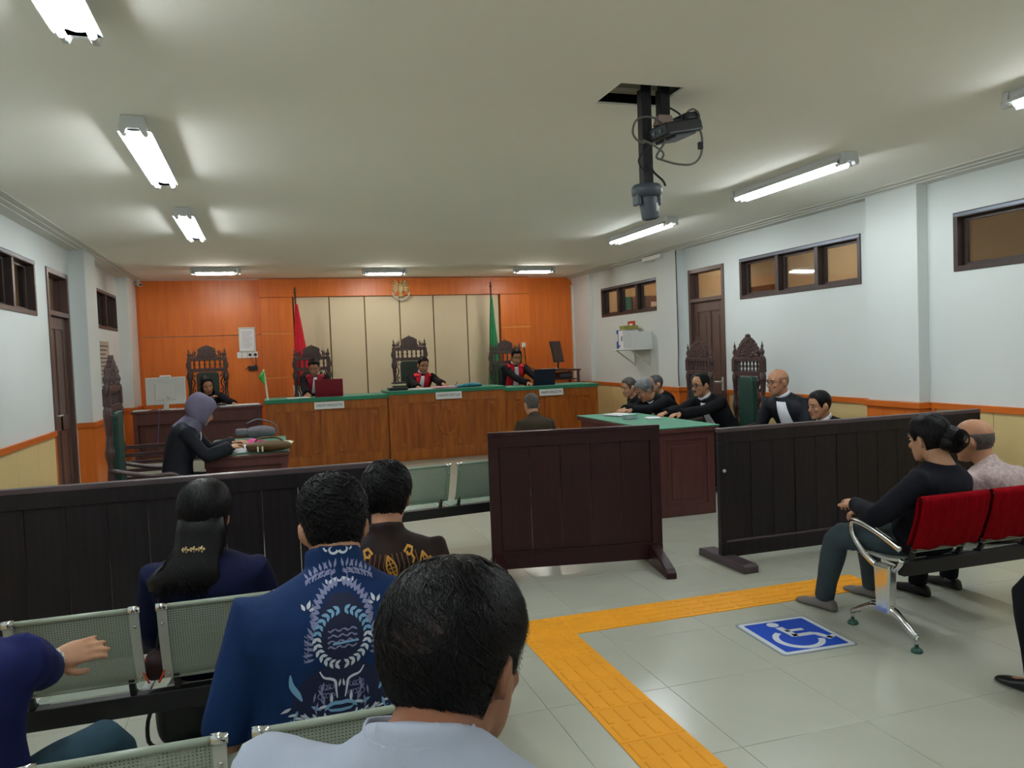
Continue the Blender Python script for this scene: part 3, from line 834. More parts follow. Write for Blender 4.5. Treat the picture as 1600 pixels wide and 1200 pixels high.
def carved_chair(label, loc, rz, peak, wood, leather, W=.60, arms=True):
    t = thing('carved_armchair', label, 'chair', loc, rz, 'carved high-back chairs')
    yb = -.25; x0 = W / 2 - .035
    top = 1.42 if peak else 1.50
    for s in (-1, 1):
        q = MB()
        q.box(s * x0 - .028, s * x0 + .028, yb - .028, yb + .028, .001, .50)
        turned(q, s * x0, yb, .50, 1.28, .032)
        q.box(s * x0 - .03, s * x0 + .03, yb - .03, yb + .03, 1.27, top)
        po = q.build('back_post', wood, t, bevel=.004)
        q = MB(); finial(q, s * x0, yb, top, .028, .17 if not peak else .2); q.build('finial', wood, po, smooth=True)
        for zk in (1.40, 1.22):
            q = MB(); q.ell((s * (x0 + .03), yb, zk), (.019, .02, .055), 8, 6); q.build('carved_knob', wood, po, smooth=True)
    sz0, sz1 = (1.28, 1.39) if peak else (1.35, 1.47)
    for z0, z1 in ((sz0 - .055, sz0), (sz1, sz1 + .045)):
        q = MB(); q.box(-x0 + .02, x0 - .02, yb - .022, yb + .022, z0, z1); q.build('rail', wood, t, bevel=.004)
    me = None; nsp = 6
    for k in range(nsp):
        if me is None:
            q = MB(); q.lathe([(.012, sz0), (.018, sz0 + .01), (.009, sz0 + .025), (.02, (sz0 + sz1) / 2), (.009, sz1 - .025), (.018, sz1 - .01), (.012, sz1)], 8); o = q.build('spindle', wood, t, smooth=True); me = o.data
        else: o = link(me, 'spindle', t)
        o.location = ((k - (nsp - 1) / 2) * (.068 if peak else .076), yb, 0)
    # crest board with scalloped outline and carved bosses
    zc = sz1 + .045
    if peak:
        half = [(.0, 1.70), (.022, 1.685), (.03, 1.66), (.06, 1.655), (.075, 1.635), (.10, 1.63), (.12, 1.60), (.145, 1.59), (.155, 1.56), (.18, 1.55), (.19, 1.515), (.215, 1.505), (.225, zc)]
    else:
        half = [(.0, 1.725), (.018, 1.70), (.04, 1.705), (.058, 1.685), (.08, 1.688), (.10, 1.668), (.128, 1.66), (.135, 1.63), (.13, 1.60), (.14, 1.57), (.155, 1.555), (.16, zc)]
    poly = [(x, z) for x, z in half] + [(-x, z) for x, z in half[::-1] if x > 0]
    q = MB(); q.prism(poly, yb - .02, yb + .02)
    rnd = random.Random(3)
    for k in range(46 if peak else 26):
        x = rnd.uniform(-.2, .2) if peak else rnd.uniform(-.12, .12)
        zlim = (1.69 - abs(x) * .85) if peak else (1.69 - abs(x) * .3)
        z = rnd.uniform(zc + .01, zlim - .015)
        for sy in (-1, 1):
            q.ell((x, yb + sy * .018, z), (rnd.uniform(.009, .02), .012, rnd.uniform(.009, .02)), 8, 5)
    if not peak: q.prism([(x * .72, zc + .02 + (z - zc) * .8) for x, z in poly], yb - .026, yb + .026)
    q.build('crest', wood, t, bevel=0)
    # pierced scrolls between crest and posts
    for s in (-1, 1):
        q = MB()
        xs = [x0 - .03 - k * .028 for k in range(3 if not peak else 1)]
        for k, x in enumerate(xs):
            finial(q, s * x, yb, zc - .005, .014, .11 + .02 * k if not peak else .13)
            q.ell((s * (x - .012), yb, zc + .05 + .02 * k), (.014, .012, .012), 8, 5)
        q.build('crest_scroll', wood, t, smooth=True)
    # padded back and pierced wavy strips beside it
    pw = .165 if not peak else .135; pz1 = sz0 - .06
    prof = [(-pw, .52), (pw, .52), (pw, pz1 - .05)]
    for k in range(5):
        a = k / 4 * pi / 2; prof.append((pw - .05 + .05 * cos(a), pz1 - .05 + .05 * sin(a)))
    for k in range(5):
        a = pi / 2 + k / 4 * pi / 2; prof.append((-pw + .05 + .05 * cos(a), pz1 - .05 + .05 * sin(a)))
    q = MB(); q.prism(prof, yb - .035, yb + .05)
    q.build('back_pad', leather, t, bevel=.022, seg=3)
    for s in (-1, 1):
        q = MB(); pts = []; N = 26
        for i in range(N + 1):
            u = i / N; pts.append((s * (pw + .045 + .018 * sin(u * pi * 7)), yb, .52 + (pz1 - .52) * u))
        q.tube(pts, (.011, .016), 6, hint=V((0, 1, 0)))
        for i in range(7):
            u = (i + .5) / 7; q.ell((s * (pw + .05 - .02 * sin((u) * pi * 7)), yb, .52 + (pz1 - .52) * u), (.012, .014, .022), 8, 5)
        q.build('carved_strip', wood, t, smooth=True)
    q = MB(); q.box(-x0 + .02, x0 - .02, yb - .02, yb + .02, .44, .52); q.build('rail', wood, t, bevel=.004)
    # seat, legs, arms with slatted sides
    q = MB(); q.box(-W / 2, W / 2, -.24, .26, .37, .43); q.build('seat_frame', wood, t, bevel=.006)
    q = MB(); q.box(-W / 2 + .04, W / 2 - .04, -.22, .245, .43, .475); q.build('seat_pad', leather, t, bevel=.018, seg=3)
    for s in (-1, 1):
        q = MB(); turned(q, s * (W / 2 - .04), .22, .001, .38, .032); q.build('leg', wood, t, smooth=True)
        if arms:
            q = MB(); turned(q, s * (W / 2 - .03), .2, .43, .66, .024); q.build('arm_post', wood, t, smooth=True)
            q = MB(); q.tube(smooth_path([(s * (W / 2 - .03), -.24, .735), (s * (W / 2 - .03), -.1, .70), (s * (W / 2 - .02), .08, .67), (s * (W / 2 - .02), .22, .675), (s * (W / 2 - .02), .29, .64)], 3), (.02, .03), 8, hint=V((1, 0, 0)), round_ends=True)
            ao = q.build('armrest', wood, t, smooth=True)
            for k in range(3):
                z = .50 + .055 * k
                q = MB(); q.tube(smooth_path([(s * (W / 2 - .03), -.235, z + .02), (s * (W / 2 - .03), -.05, z), (s * (W / 2 - .03), .2, z - .005)], 3), (.006, .017), 6, hint=V((1, 0, 0)))
                q.build('arm_slat', wood, ao, smooth=True)
    return t
D = .22
c1 = carved_chair('carved chair behind the judge with the dark red laptop', (.70, 12.95, D), 180, False, 'carved', 'leather_dark')
dup(c1, (2.31, 12.95, D + .0), 180, 'carved chair with green back behind the middle judge')
c1.matrix_basis = Matrix.Translation(V((.70, 13.0, D - .1))) @ Matrix.Rotation(pi, 4, 'Z')
dup(c1, (4.02, 13.0, D - .12), 180, 'carved chair behind the judge beside the green flag')
dup(c1, (-.90, 12.95, D - .05), 180, 'carved chair behind the secretary against the orange wall')
for ch in (c1,):
    pass
c5 = carved_chair('carved chair with bare green back beside the bald lawyer', (4.95, 7.67, 0), 90, True, 'carved_red', 'leather')
dup(c5, (4.95, 8.73, 0), 90, 'carved chair before the brown door, behind the lawyer in glasses')
carved_chair('carved chair seen from its side, of the woman in the grey hijab', (-1.03, 7.45, 0), -90, True, 'carved_red', 'leather')
# plain chairs that carry the seated people the barriers half hide
def plain_chair(label, loc, rz):
    t = thing('wooden_chair', label, 'chair', loc, rz, 'plain wooden chairs')
    q = MB(); q.box(-.21, .21, -.2, .22, .415, .45); q.build('seat', 'maroon', t, bevel=.006)
    for s in (-1, 1):
        q = MB(); q.box(s * .185 - .018, s * .185 + .018, .17, .206, .001, .42); q.build('leg', 'maroon', t, bevel=.003)
        q = MB(); q.prism([(-.2, .001), (-.165, .001), (-.165, .45), (-.2, .72), (-.232, .72), (-.2, .45)], s * .185 - .018, s * .185 + .018, 'x'); q.build('leg', 'maroon', t, bevel=.003)
    for z in (.55, .66):
        q = MB(); q.box(-.17, .17, -.228, -.205, z - .03, z + .03); q.build('back_slat', 'maroon', t, bevel=.003)
    return t

t = thing('slatted_chair', 'wooden chair with a curved slatted back beside the woman in the hijab', 'chair', (-1.12, 8.12, 0))
q = MB(); q.box(-.24, .24, -.45, 0, .40, .44); q.build('seat', 'carved_red', t, bevel=.006)
for s in (-1, 1):
    q = MB(); q.box(s * .24 - .02, s * .24 + .02, .0, .04, .001, .86); q.build('back_post', 'carved_red', t, bevel=.004)
    q = MB(); q.box(s * .22 - .02, s * .22 + .02, -.44, -.40, .001, .42); q.build('leg', 'carved_red', t, bevel=.004)
me = None
for k in range(5):
    if me is None:
        q = MB(); rings = []
        for i in range(9):
            x = -.24 + .48 * i / 8; y = .02 + .05 * (1 - (x / .24) ** 2)
            rings.append([V((x, y - .009, -.018)), V((x, y + .009, -.018)), V((x, y + .009, .018)), V((x, y - .009, .018))])
        q.loft(rings); o = q.build('back_slat', 'carved_red', t, bevel=.003); me = o.data
    else: o = link(me, 'back_slat', t, .003)
    o.location = (0, 0, .53 + .075 * k)

# ------------------------------------------------------------------ judges' desks
def oval(cx, cz, rx, rz, n=28): return [(cx + rx * cos(2 * pi * k / n), cz + rz * sin(2 * pi * k / n)) for k in range(n)]
def judge_desk(label, x0, x1, yf, h, medal=None, plinth=.0):
    t = thing('judges_desk', label, 'desk', ((x0 + x1) / 2, yf + .35, 0), 0, 'judges desks in a row')
    X = x0 - (x0 + x1) / 2, x1 - (x0 + x1) / 2
    y = -.35
    q = MB(); q.box(X[0], X[1], y + .03, y + .06, 0.001, h - .03); q.box(X[0], X[0] + .03, y + .06, y + .7, .001, h - .03); q.box(X[1] - .03, X[1], y + .06, y + .7, .001, h - .03)
    q.build('carcass', 'desk', t, bevel=.003)
    q = MB(); q.box(X[0], X[1], y + .005, y + .03, .001, .16); q.build('plinth', 'desk', t, bevel=.006)
    q = MB(); q.box(X[0], X[1], y + .012, y + .03, h - .17, h - .03); q.build('top_rail', 'desk', t, bevel=.004)
    mid = 0
    for a, c in ((X[0], X[0] + .12), (mid - .09, mid + .09), (X[1] - .12, X[1])):
        q = MB(); q.box(a, c, y + .012, y + .03, .16, h - .17); q.build('stile', 'desk', t, bevel=.004)
    for a, c in ((X[0] + .12, mid - .09), (mid + .09, X[1] - .12)):
        q = MB(); q.box(a, c, y + .024, y + .032, .16, h - .17)
        po = q.build('front_panel', 'desk_panel', t)
        g = MB(); w = .022
        for u0, u1, v0, v1 in ((a, a + w, .16, h - .17), (c - w, c, .16, h - .17), (a + w, c - w, .16, .16 + w), (a + w, c - w, h - .17 - w, h - .17)):
            g.box(u0, u1, y + .012, y + .026, v0, v1)
        g.build('panel_moulding', 'desk', po, bevel=.005)
        for ux, sx in ((a + .05, 1), (c - .05, -1)):
            for vz, sz in ((.22, 1), (h - .23, -1)):
                g = MB(); g.prism([(ux, vz), (ux + sx * .12, vz), (ux + sx * .075, vz + sz * .02), (ux + sx * .03, vz + sz * .05), (ux, vz + sz * .1)][::1], y + .019, y + .025)
                g.build('corner_carving', 'desk', po)
    q = MB()
    q.box(X[0] - .012, X[1] + .012, y - .01, y + .72, h - .03, h)
    q.box(X[0] - .014, X[1] + .014, y - .014, y - .008, h - .055, h - .002)
    q.build('cloth_top', 'green', t, bevel=.006)
    if medal:
        q = MB(); q.prism(oval(medal[0] - (x0 + x1) / 2, medal[1], .165, .22), y - .002, y + .03); mo = q.build('medallion', 'desk', t, bevel=.012)
        q = MB(); q.prism(oval(medal[0] - (x0 + x1) / 2, medal[1], .125, .175), y - .006, y + .0); q.build('medallion_face', 'desk_panel', mo, bevel=.004)
    return t
judge_desk("left judges' desk with green cloth top, under the dark red laptop", -.05, 1.715, 11.85, 1.03)
judge_desk("middle judges' desk, the one with the oval medallion", 1.72, 3.555, 11.80, 1.07, (2.62, .57))
judge_desk("right judges' desk behind the man seen from behind", 3.56, 5.165, 11.85, 1.035)

def text_mesh(s, size, ext=.0008):
    c = bpy.data.curves.new('text', 'FONT'); c.body = s; c.size = size; c.extrude = ext; c.align_x = 'CENTER'; c.align_y = 'CENTER'
    o = bpy.data.objects.new('text', c); COL.objects.link(o)
    dg = bpy.context.evaluated_depsgraph_get()
    me = bpy.data.meshes.new_from_object(o.evaluated_get(dg))
    bpy.data.objects.remove(o); bpy.data.curves.remove(c)
    return me
def name_plate(label, s, x, y, z, w, h, tilt=12):
    t = thing('name_plate', label, 'name plate', (x, y, z))
    T = Matrix.Rotation(radians(-tilt), 4, 'X')
    q = MB(); q.box(-w / 2, w / 2, 0, .012, -h / 2, h / 2, T); p = q.build('plate', 'white', t, bevel=.003)
    me = text_mesh(s, h * .52); me.materials.clear(); me.materials.append(M['dark_print'])
    me.transform(T @ Matrix.Translation((0, -.0015, 0)) @ Matrix.Rotation(pi / 2, 4, 'X'))
    o = link(me, 'lettering', p)
    bb = [v.co.x for v in me.vertices]; k = min(1.0, w * .86 / (max(bb) - min(bb)))
    o.scale = (k, 1, 1)
    return t
name_plate('white name plate on the left desk, reading HAKIM ANGGOTA', 'HAKIM ANGGOTA', .845, 11.812, .915, .43, .105, 8)
name_plate('white name plate on the middle desk, reading HAKIM KETUA', 'HAKIM KETUA', 2.64, 11.765, .97, .41, .11, 8)
name_plate('white name plate on the right desk, reading HAKIM ANGGOTA', 'HAKIM ANGGOTA', 4.335, 11.812, .93, .41, .105, 8)

# ------------------------------------------------------------------ secretary's desk
t = thing('secretary_desk', 'dark maroon desk with raised front board, left of the judges', 'desk', (-.97, 12.3, D), 0)
q = MB(); q.box(-.88, .88, -.3, .33, .70, .735); q.build('desktop', 'maroon', t, bevel=.006)
q = MB(); q.box(-.86, .86, -.27, -.24, .54, .70); q.build('front_rail', 'maroon', t, bevel=.004)
for x in (-.86, .80):
    q = MB(); q.box(x, x + .06, -.28, .31, .001, .70); q.build('side_panel', 'maroon', t, bevel=.004)
q = MB(); q.box(-.8, .8, -.21, -.19, .06, .54); fp = q.build('front_panel', 'maroon', t, bevel=.004)
for a, c in ((-.72, -.05), (.05, .72)):
    q = MB(); q.box(a, c, -.222, -.21, .12, .48); q.build('raised_field', 'maroon', fp, bevel=.006)

# ------------------------------------------------------------------ prosecutor's table
t = thing('prosecutor_table', 'dark wooden table with green cloth, before the woman in the hijab', 'table', (-.215, 7.85, 0), 0)
q = MB(); q.box(-.375, .375, -.44, 1.2, .735, .76); q.box(-.36, .36, -.425, 1.185, .66, .735); q.build('tabletop', 'maroon', t, bevel=.005)
q = MB(); q.box(-.355, .365, -.36, 1.18, .7605, .766); q.build('green_cloth', 'green', t, bevel=.002)
q = MB(); q.box(-.34, .34, -.40, -.375, .05, .66); fp = q.build('end_panel', 'maroon', t, bevel=.004)
q = MB(); q.box(-.34, .34, 1.13, 1.155, .05, .66); q.build('end_panel', 'maroon', t, bevel=.004)
q = MB(); q.box(.31, .335, -.375, 1.13, .05, .66); q.build('modesty_panel', 'maroon', t, bevel=.004)
for x in (-.35, .29):
    for y in (-.42, 1.12):
        q = MB(); q.box(x, x + .06, y, y + .06, .001, .66); q.build('leg', 'maroon', t, bevel=.004)

# ------------------------------------------------------------------ lawyers' table
t = thing('lawyers_table', 'long maroon table with green cloth top, at the right', 'table', (3.70, 7.4, 0), 0)
q = MB(); q.box(-.335, .345, -.94, .95, .79, .832); q.build('tabletop', 'maroon', t, bevel=.006)
q = MB(); q.box(-.338, .348, -.945, .953, .8325, .842); q.build('green_cloth', 'green', t, bevel=.003)
for y in (-.9, .88):
    q = MB(); q.box(-.29, .305, y, y + .03, .001, .79); ep = q.build('end_panel', 'maroon', t, bevel=.004)
    if y < 0:
        for x0, x1, z0, z1 in ((-.29, .305, .001, .1), (-.29, .305, .72, .79), (-.29, -.21, .1, .72), (.225, .305, .1, .72)):
            q = MB(); q.box(x0, x1, y - .012, y, z0, z1); q.build('panel_frame', 'maroon', ep, bevel=.003)
        q = MB(); q.box(-.15, .165, y - .008, y, .16, .66); q.build('raised_field', 'maroon', ep, bevel=.007)
q = MB(); q.box(-.31, -.285, -.88, .89, .001, .79); lp = q.build('front_panel', 'maroon', t, bevel=.004)
for k in range(3):
    q = MB(); q.box(-.32, -.31, -.82 + .57 * k, -.33 + .57 * k, .1, .7); q.build('raised_field', 'maroon', lp, bevel=.006)

# side table by the right end of the back wall
t = thing('side_table', 'small brown side table carrying a dark monitor, right of the judges', 'table', (5.03, 13.35, D), 0)
q = MB(); q.box(-.37, .36, -.25, .25, 1.0, 1.03); q.build('tabletop', 'maroon', t, bevel=.004)
for x in (-.35, .30):
    for y in (-.23, .19):
        q = MB(); q.box(x, x + .04, y, y + .04, .001, 1.0); q.build('leg', 'maroon', t, bevel=.003)
q = MB(); q.box(-.33, .33, -.2, .2, .84, .86); q.build('shelf', 'maroon', t, bevel=.003)
# ------------------------------------------------------------------ floor markings
t = thing('tactile_strip', 'yellow tactile guide strip crossing the cream floor in an L shape', 'tactile paving', (1.433, 4.205, 0))
S3 = .303
def tac(kind):
    q = MB(); h = S3 / 2 - .001
    q.loft([[V((x, y, .0002)) for x, y in ((-h, -h), (h, -h), (h, h), (-h, h))], [V((x, y, .004)) for x, y in ((-h, -h), (h, -h), (h, h), (-h, h))], [V((x, y, .005)) for x, y in ((-h + .002, -h + .002), (h - .002, -h + .002), (h - .002, h - .002), (-h + .002, h - .002))]])
    if kind == 'bar':
        for k in range(4):
            x = -.11 + k * .0735
            for y in (-.072, .072):
                q.loft([[V((x - .016, y - .062, .004)), V((x + .016, y - .062, .004)), V((x + .016, y + .062, .004)), V((x - .016, y + .062, .004))], [V((x - .011, y - .056, .0095)), V((x + .011, y - .056, .0095)), V((x + .011, y + .056, .0095)), V((x - .011, y + .056, .0095))]])
    else:
        for i in range(6):
            for j in range(6):
                q.lathe([(.016, .004), (.011, .009), (.0, .0095)], 8, None, (-.125 + i * .05, -.125 + j * .05, 0))
    return q
bar_me = dome_me = None
for (x, y, kind, rot) in [(0, 0, 'dome', 0)] + [(k * S3, 0, 'bar', 90) for k in range(1, 8)] + [(0, -k * S3, 'dome' if k == 1 else 'bar', 0) for k in range(1, 10)]:
    if kind == 'bar':
        if bar_me is None: o = tac('bar').build('tactile_tile', 'tactile', t); bar_me = o.data
        else: o = link(bar_me, 'tactile_tile', t)
    else:
        if dome_me is None: o = tac('dome').build('tactile_tile', 'tactile', t); dome_me = o.data
        else: o = link(dome_me, 'tactile_tile', t)
    o.location = (x, y, 0); o.rotation_euler = (0, 0, radians(rot))

def rrect(x0, x1, y0, y1, r, n=5):
    out = []
    for cx, cy, a0 in ((x1 - r, y1 - r, 0), (x0 + r, y1 - r, 90), (x0 + r, y0 + r, 180), (x1 - r, y0 + r, 270)):
        for k in range(n + 1):
            a = radians(a0 + 90 * k / n); out.append((cx + r * cos(a), cy + r * sin(a)))
    return out
t = thing('wheelchair_sign', 'blue floor sign with a white wheelchair symbol beside the red covered bench', 'floor sign', (2.672, 3.577, 0), -2.5)
q = MB(); q.prism(rrect(-.228, .228, -.243, .243, .03), .0004, .0032, 'z'); q.build('acrylic_plate', 'clear_edge', t)
q = MB(); q.prism(rrect(-.216, .216, -.230, .230, .025), .0033, .0038, 'z'); q.build('white_border', 'white_sign', t)
q = MB(); q.prism(rrect(-.188, .188, -.205, .205, .012), .0039, .0043, 'z'); q.build('blue_field', 'blue_sign', t)
def stroke(mb, pts, w, z0, z1, closed=False):
    P = [V((p[0], p[1], 0)) for p in pts]; L = []; R = []
    for i in range(len(P)):
        d = (P[min(i + 1, len(P) - 1)] - P[max(i - 1, 0)]).normalized(); n = V((-d.y, d.x, 0))
        L.append(P[i] + n * w / 2); R.append(P[i] - n * w / 2)
    rings = [[V((L[i].x, L[i].y, z0)), V((R[i].x, R[i].y, z0)), V((R[i].x, R[i].y, z1)), V((L[i].x, L[i].y, z1))] for i in range(len(P))]
    mb.loft(rings)
q = MB(); z0, z1 = .0042, .0050
q.prism(oval(-.03, .160, .034, .034, 20), z0, z1, 'z')
stroke(q, [(-.022, .115), (-.012, .0), (-.012, -.03)], .045, z0, z1)
stroke(q, [(-.02, .055), (.088, .052)], .028, z0, z1)
stroke(q, [(-.02, -.018), (.095, -.02), (.115, -.035), (.150, -.118)], .038, z0, z1)
stroke(q, [(.135, -.105), (.192, -.083)], .03, z0, z1)
arc = [(-.018 + .118 * cos(radians(a)), -.065 + .118 * sin(radians(a))) for a in range(118, 352, 9)]
stroke(q, arc, .034, z0, z1)
q.build('wheelchair_symbol', 'white_sign', t)

# ------------------------------------------------------------------ hanging projector and camera pole
t = thing('camera_pole', 'black pole with a grey dome camera hanging from the ceiling hatch', 'camera mount', (2.08, 4.0, ZC))
def loc3(pts, c): return [V(p) - V(c) for p in pts]
C0 = (2.08, 4.0, ZC)
q = MB(); q.box(-.03, .03, -.03, .03, -.50, .40); q.build('pole', 'black', t, bevel=.004)
q = MB(); q.lathe([(.0, -.56), (.07, -.56), (.085, -.548), (.085, -.51), (.075, -.495), (.03, -.49), (0, -.49)], 24); hd = q.build('camera_base', 'plastic_grey', t, smooth=True)
T = Matrix.Translation((.005, -.0, -.55)) @ Matrix.Rotation(radians(-7), 4, 'Y')
q = MB(); q.lathe([(.0, -.135), (.045, -.135), (.05, -.125), (.056, -.02), (.05, .01), (0, .02)], 20, T)
cb = q.build('camera_body', 'plastic_grey', t, smooth=True)
for s in (-1, 1):
    q = MB(); q.box(s * .062 - .012, s * .062 + .012, -.035, .035, -.63 + .02, -.52); q.build('yoke_arm', 'plastic_grey', cb, bevel=.008, seg=3)
q = MB(); q.box(.03, .042, -.052, -.04, -.645, -.60); q.build('label_strip', 'white', cb, bevel=.002)
q = MB(); q.lathe([(0, -.139), (.03, -.139), (.036, -.134), (0, -.13)], 16, T); q.build('lens', 'plastic_black', cb, smooth=True)
t2 = thing('projector', 'black projector with looped cables beside the hanging camera pole', 'projector', (2.19, 3.98, ZC))
q = MB(); q.box(-.035, .025, -.03, .03, -.11, .40); q.build('mount_pole', 'black', t2, bevel=.004)
q = MB(); q.prism([(-.04, -.11), (.035, -.11), (.06, -.17), (-.06, -.17)], -.025, .025); q.build('mount_plate', 'projector_pink', t2, bevel=.003)
T = Matrix.Rotation(radians(-14), 4, 'Y') @ Matrix.Rotation(radians(18), 4, 'Z')
q = MB(); q.box(-.15, .15, -.10, .10, -.235, -.165, T); pj = q.build('projector_body', 'plastic_black', t2, bevel=.012, seg=3)
q = MB(); q.box(.05, .16, -.09, .06, -.165, -.125, T); q.build('upper_housing', 'plastic_black', pj, bevel=.01)
q = MB(); q.box(-.07, .1, -.08, .08, -.248, -.234, T); q.build('bottom_plate', 'plastic_grey', pj, bevel=.004)
q = MB()
for y in (-.05, 0, .05): q.cyl(T @ V((-.155, y, -.2)), T @ V((-.148, y, -.2)), .012, 10)
q.build('port', 'plastic_grey', pj)
def cable(name, pts, r, m, parent, world=True, n=6):
    q = MB(); q.tube(smooth_path(pts, 6), r, n); return q.build(name, m, parent, smooth=True, world=world)
Yc = 3.93
cable('cable', [(2.04, Yc, 2.72), (2.0, Yc, 2.73), (1.97, Yc, 2.77), (1.985, Yc, 2.83), (2.03, Yc, 2.86), (2.1, Yc, 2.86), (2.15, Yc, 2.83)], .006, 'cable_grey', t2)
cable('cable', [(2.06, Yc, 2.70), (2.02, Yc, 2.66), (2.0, Yc, 2.62), (2.02, Yc, 2.58), (2.06, Yc, 2.57)], .005, 'plastic_black', t2)
cable('cable', [(2.02, Yc - .02, 2.73), (2.07, Yc - .04, 2.70), (2.13, Yc - .04, 2.66), (2.13, Yc - .02, 2.63)], .006, 'cable_grey', t2)
cable('cable', [(2.30, Yc, 2.86), (2.31, Yc, 2.90), (2.35, Yc, 2.92), (2.385, Yc, 2.89), (2.37, Yc, 2.84), (2.34, Yc, 2.82)], .006, 'cable_grey', t2)
cable('cable', [(2.36, Yc, 2.83), (2.39, Yc, 2.80), (2.40, Yc, 2.74), (2.385, Yc, 2.66), (2.33, Yc, 2.615), (2.24, Yc, 2.612), (2.15, Yc, 2.63), (2.11, Yc, 2.65), (2.15, Yc - .02, 2.72), (2.16, Yc, 2.76)], .006, 'cable_grey', t2)
cable('cable', [(2.2, Yc, 2.92), (2.26, Yc - .01, 2.88), (2.27, Yc - .01, 2.82)], .005, 'plastic_black', t2)
cable('cable', [(2.08, 3.95, 2.62), (2.10, 3.95, 2.57), (2.15, 3.94, 2.52), (2.165, 3.94, 2.49)], .006, 'plastic_black', t)
q = MB(); q.box(2.375, 2.40, Yc - .012, Yc + .012, 2.70, 2.74); q.build('plug', 'plastic_black', t2, bevel=.003, world=True)

# ------------------------------------------------------------------ things on the back wall
t = thing('wall_emblem', 'gold winged emblem with a ribbon scroll, high above the middle chair', 'emblem', (2.33, FB - .003, 2.80))
q = MB(); q.ell((0, -.02, .0), (.045, .03, .10), 12, 8); q.ell((0.01, -.035, .115), (.022, .025, .028), 10, 7); q.tube([(.02, -.045, .115), (.045, -.05, .108)], [.009, .003], 6)
q.build('body', 'gold', t, smooth=True)
for s in (-1, 1):
    q = MB()
    for k in range(6):
        a = radians(35 + 17 * k); r = .16 - .008 * k
        q.tube([(s * .03, -.015, .05 - .012 * k), (s * (.03 + .55 * r * sin(a)), -.02, .05 - .012 * k + .55 * r * cos(a)), (s * (.03 + r * sin(a)), -.012, .03 - .014 * k + r * cos(a))], [(.01, .006), (.018, .007), (.004, .003)], 6, hint=V((0, 1, 0)))
    q.build('wing', 'gold', t, smooth=True)
q = MB()
for k in range(5): q.tube([(0, -.018, -.08), ((k - 2) * .022, -.018, -.15)], [.012, .007], 6)
q.build('tail', 'gold', t, smooth=True)
q = MB(); q.prism([(0, .045), (.035, .035), (.033, -.02), (0, -.055), (-.033, -.02), (-.035, .035)], -.062, -.045); q.build('shield', 'gold', t, bevel=.004)
rb = []
for k in range(13):
    a = radians(205 + 130 * k / 12); rb.append((.165 * cos(a), -.045, -.035 + .165 * sin(a)))
q = MB(); q.tube(rb, (.012, .022), 8, hint=V((0, 1, 0))); q.ell((rb[0][0], -.04, rb[0][2] + .01), (.018, .012, .028), 8, 6); q.ell((rb[-1][0], -.04, rb[-1][2] + .01), (.018, .012, .028), 8, 6)
q.build('ribbon', 'silver', t, smooth=True)

t = thing('framed_document', 'small silver framed document on the orange wall, left of the red flag', 'picture frame', (-.305, YB - .031, 1.975))
q = MB()
for x0, x1, z0, z1 in ((-.135, .135, .185, .21), (-.135, .135, -.21, -.185), (-.135, -.112, -.185, .185), (.112, .135, -.185, .185)): q.box(x0, x1, -.022, -.001, z0, z1)
q.build('frame', 'silver', t, bevel=.003)
q = MB(); q.box(-.114, .114, -.010, -.002, -.187, .187); pg = q.build('page', 'paper', t)
q = MB()
for k in range(12): q.box(-.085, .085 - (.05 if k % 4 == 3 else 0), -.0112, -.0105, .135 - .024 * k, .141 - .024 * k)
q.build('print_lines', 'grey_print', pg)
me = None
for k, x in enumerate((-.44, -.355, -.27, -.185)):
    t = thing('switch_plate', ['white light switch plate, first from the left under the framed document', 'white light switch plate, second from the left under the framed document', 'white socket plate with a dark plug, third from the left under the framed document', 'white socket plate nearest the red flag, last of the row'][k], 'switch', (x, YB - .031, 1.715), 0, 'switch plates under the framed document')
    q = MB(); q.box(-.04, .04, -.012, -.001, -.052, .052); p = q.build('plate', 'white', t, bevel=.003)
    q = MB()
    if k < 2: q.box(-.014, .014, -.017, -.012, -.025, .025); q.build('rocker', 'white', p, bevel=.002)
    else: q.cyl((0, -.022, 0), (0, -.012, 0), .026, 14); q.build('plug', 'plastic_black', p, bevel=.003)
t = thing('adapter_box', 'small black adapter box hanging by wires below the switch plates', 'adapter', (-.235, YB - .031, 1.49))
q = MB(); q.box(-.075, .075, -.05, -.002, -.035, .04); q.build('case', 'plastic_black', t, bevel=.008)
q = MB(); q.tube(smooth_path([(.04, -.02, .04), (.055, -.02, .1), (.05, -.02, .19)], 4), .005, 6); q.tube(smooth_path([(-.05, -.02, .04), (-.08, -.02, .02), (-.12, -.015, -.03)], 4), .005, 6); q.tube(smooth_path([(.02, -.02, .04), (.0, -.02, .12), (-.03, -.015, .18)], 4), .004, 6)
q.build('wire', 'plastic_black', t, smooth=True)
t = thing('wall_socket', 'small white wall socket with a dark cable, left of the side table', 'socket', (4.60, FB - .001, 1.72))
q = MB(); q.box(-.035, .035, -.012, 0, -.045, .045); q.build('plate', 'white', t, bevel=.003)
q = MB(); q.tube(smooth_path([(.0, -.03, -.02), (.02, -.035, -.2), (.03, -.03, -.35), (.12, -.03, -.43), (.2, -.03, -.46)], 4), .006, 6); q.build('cable', 'plastic_black', t, smooth=True)

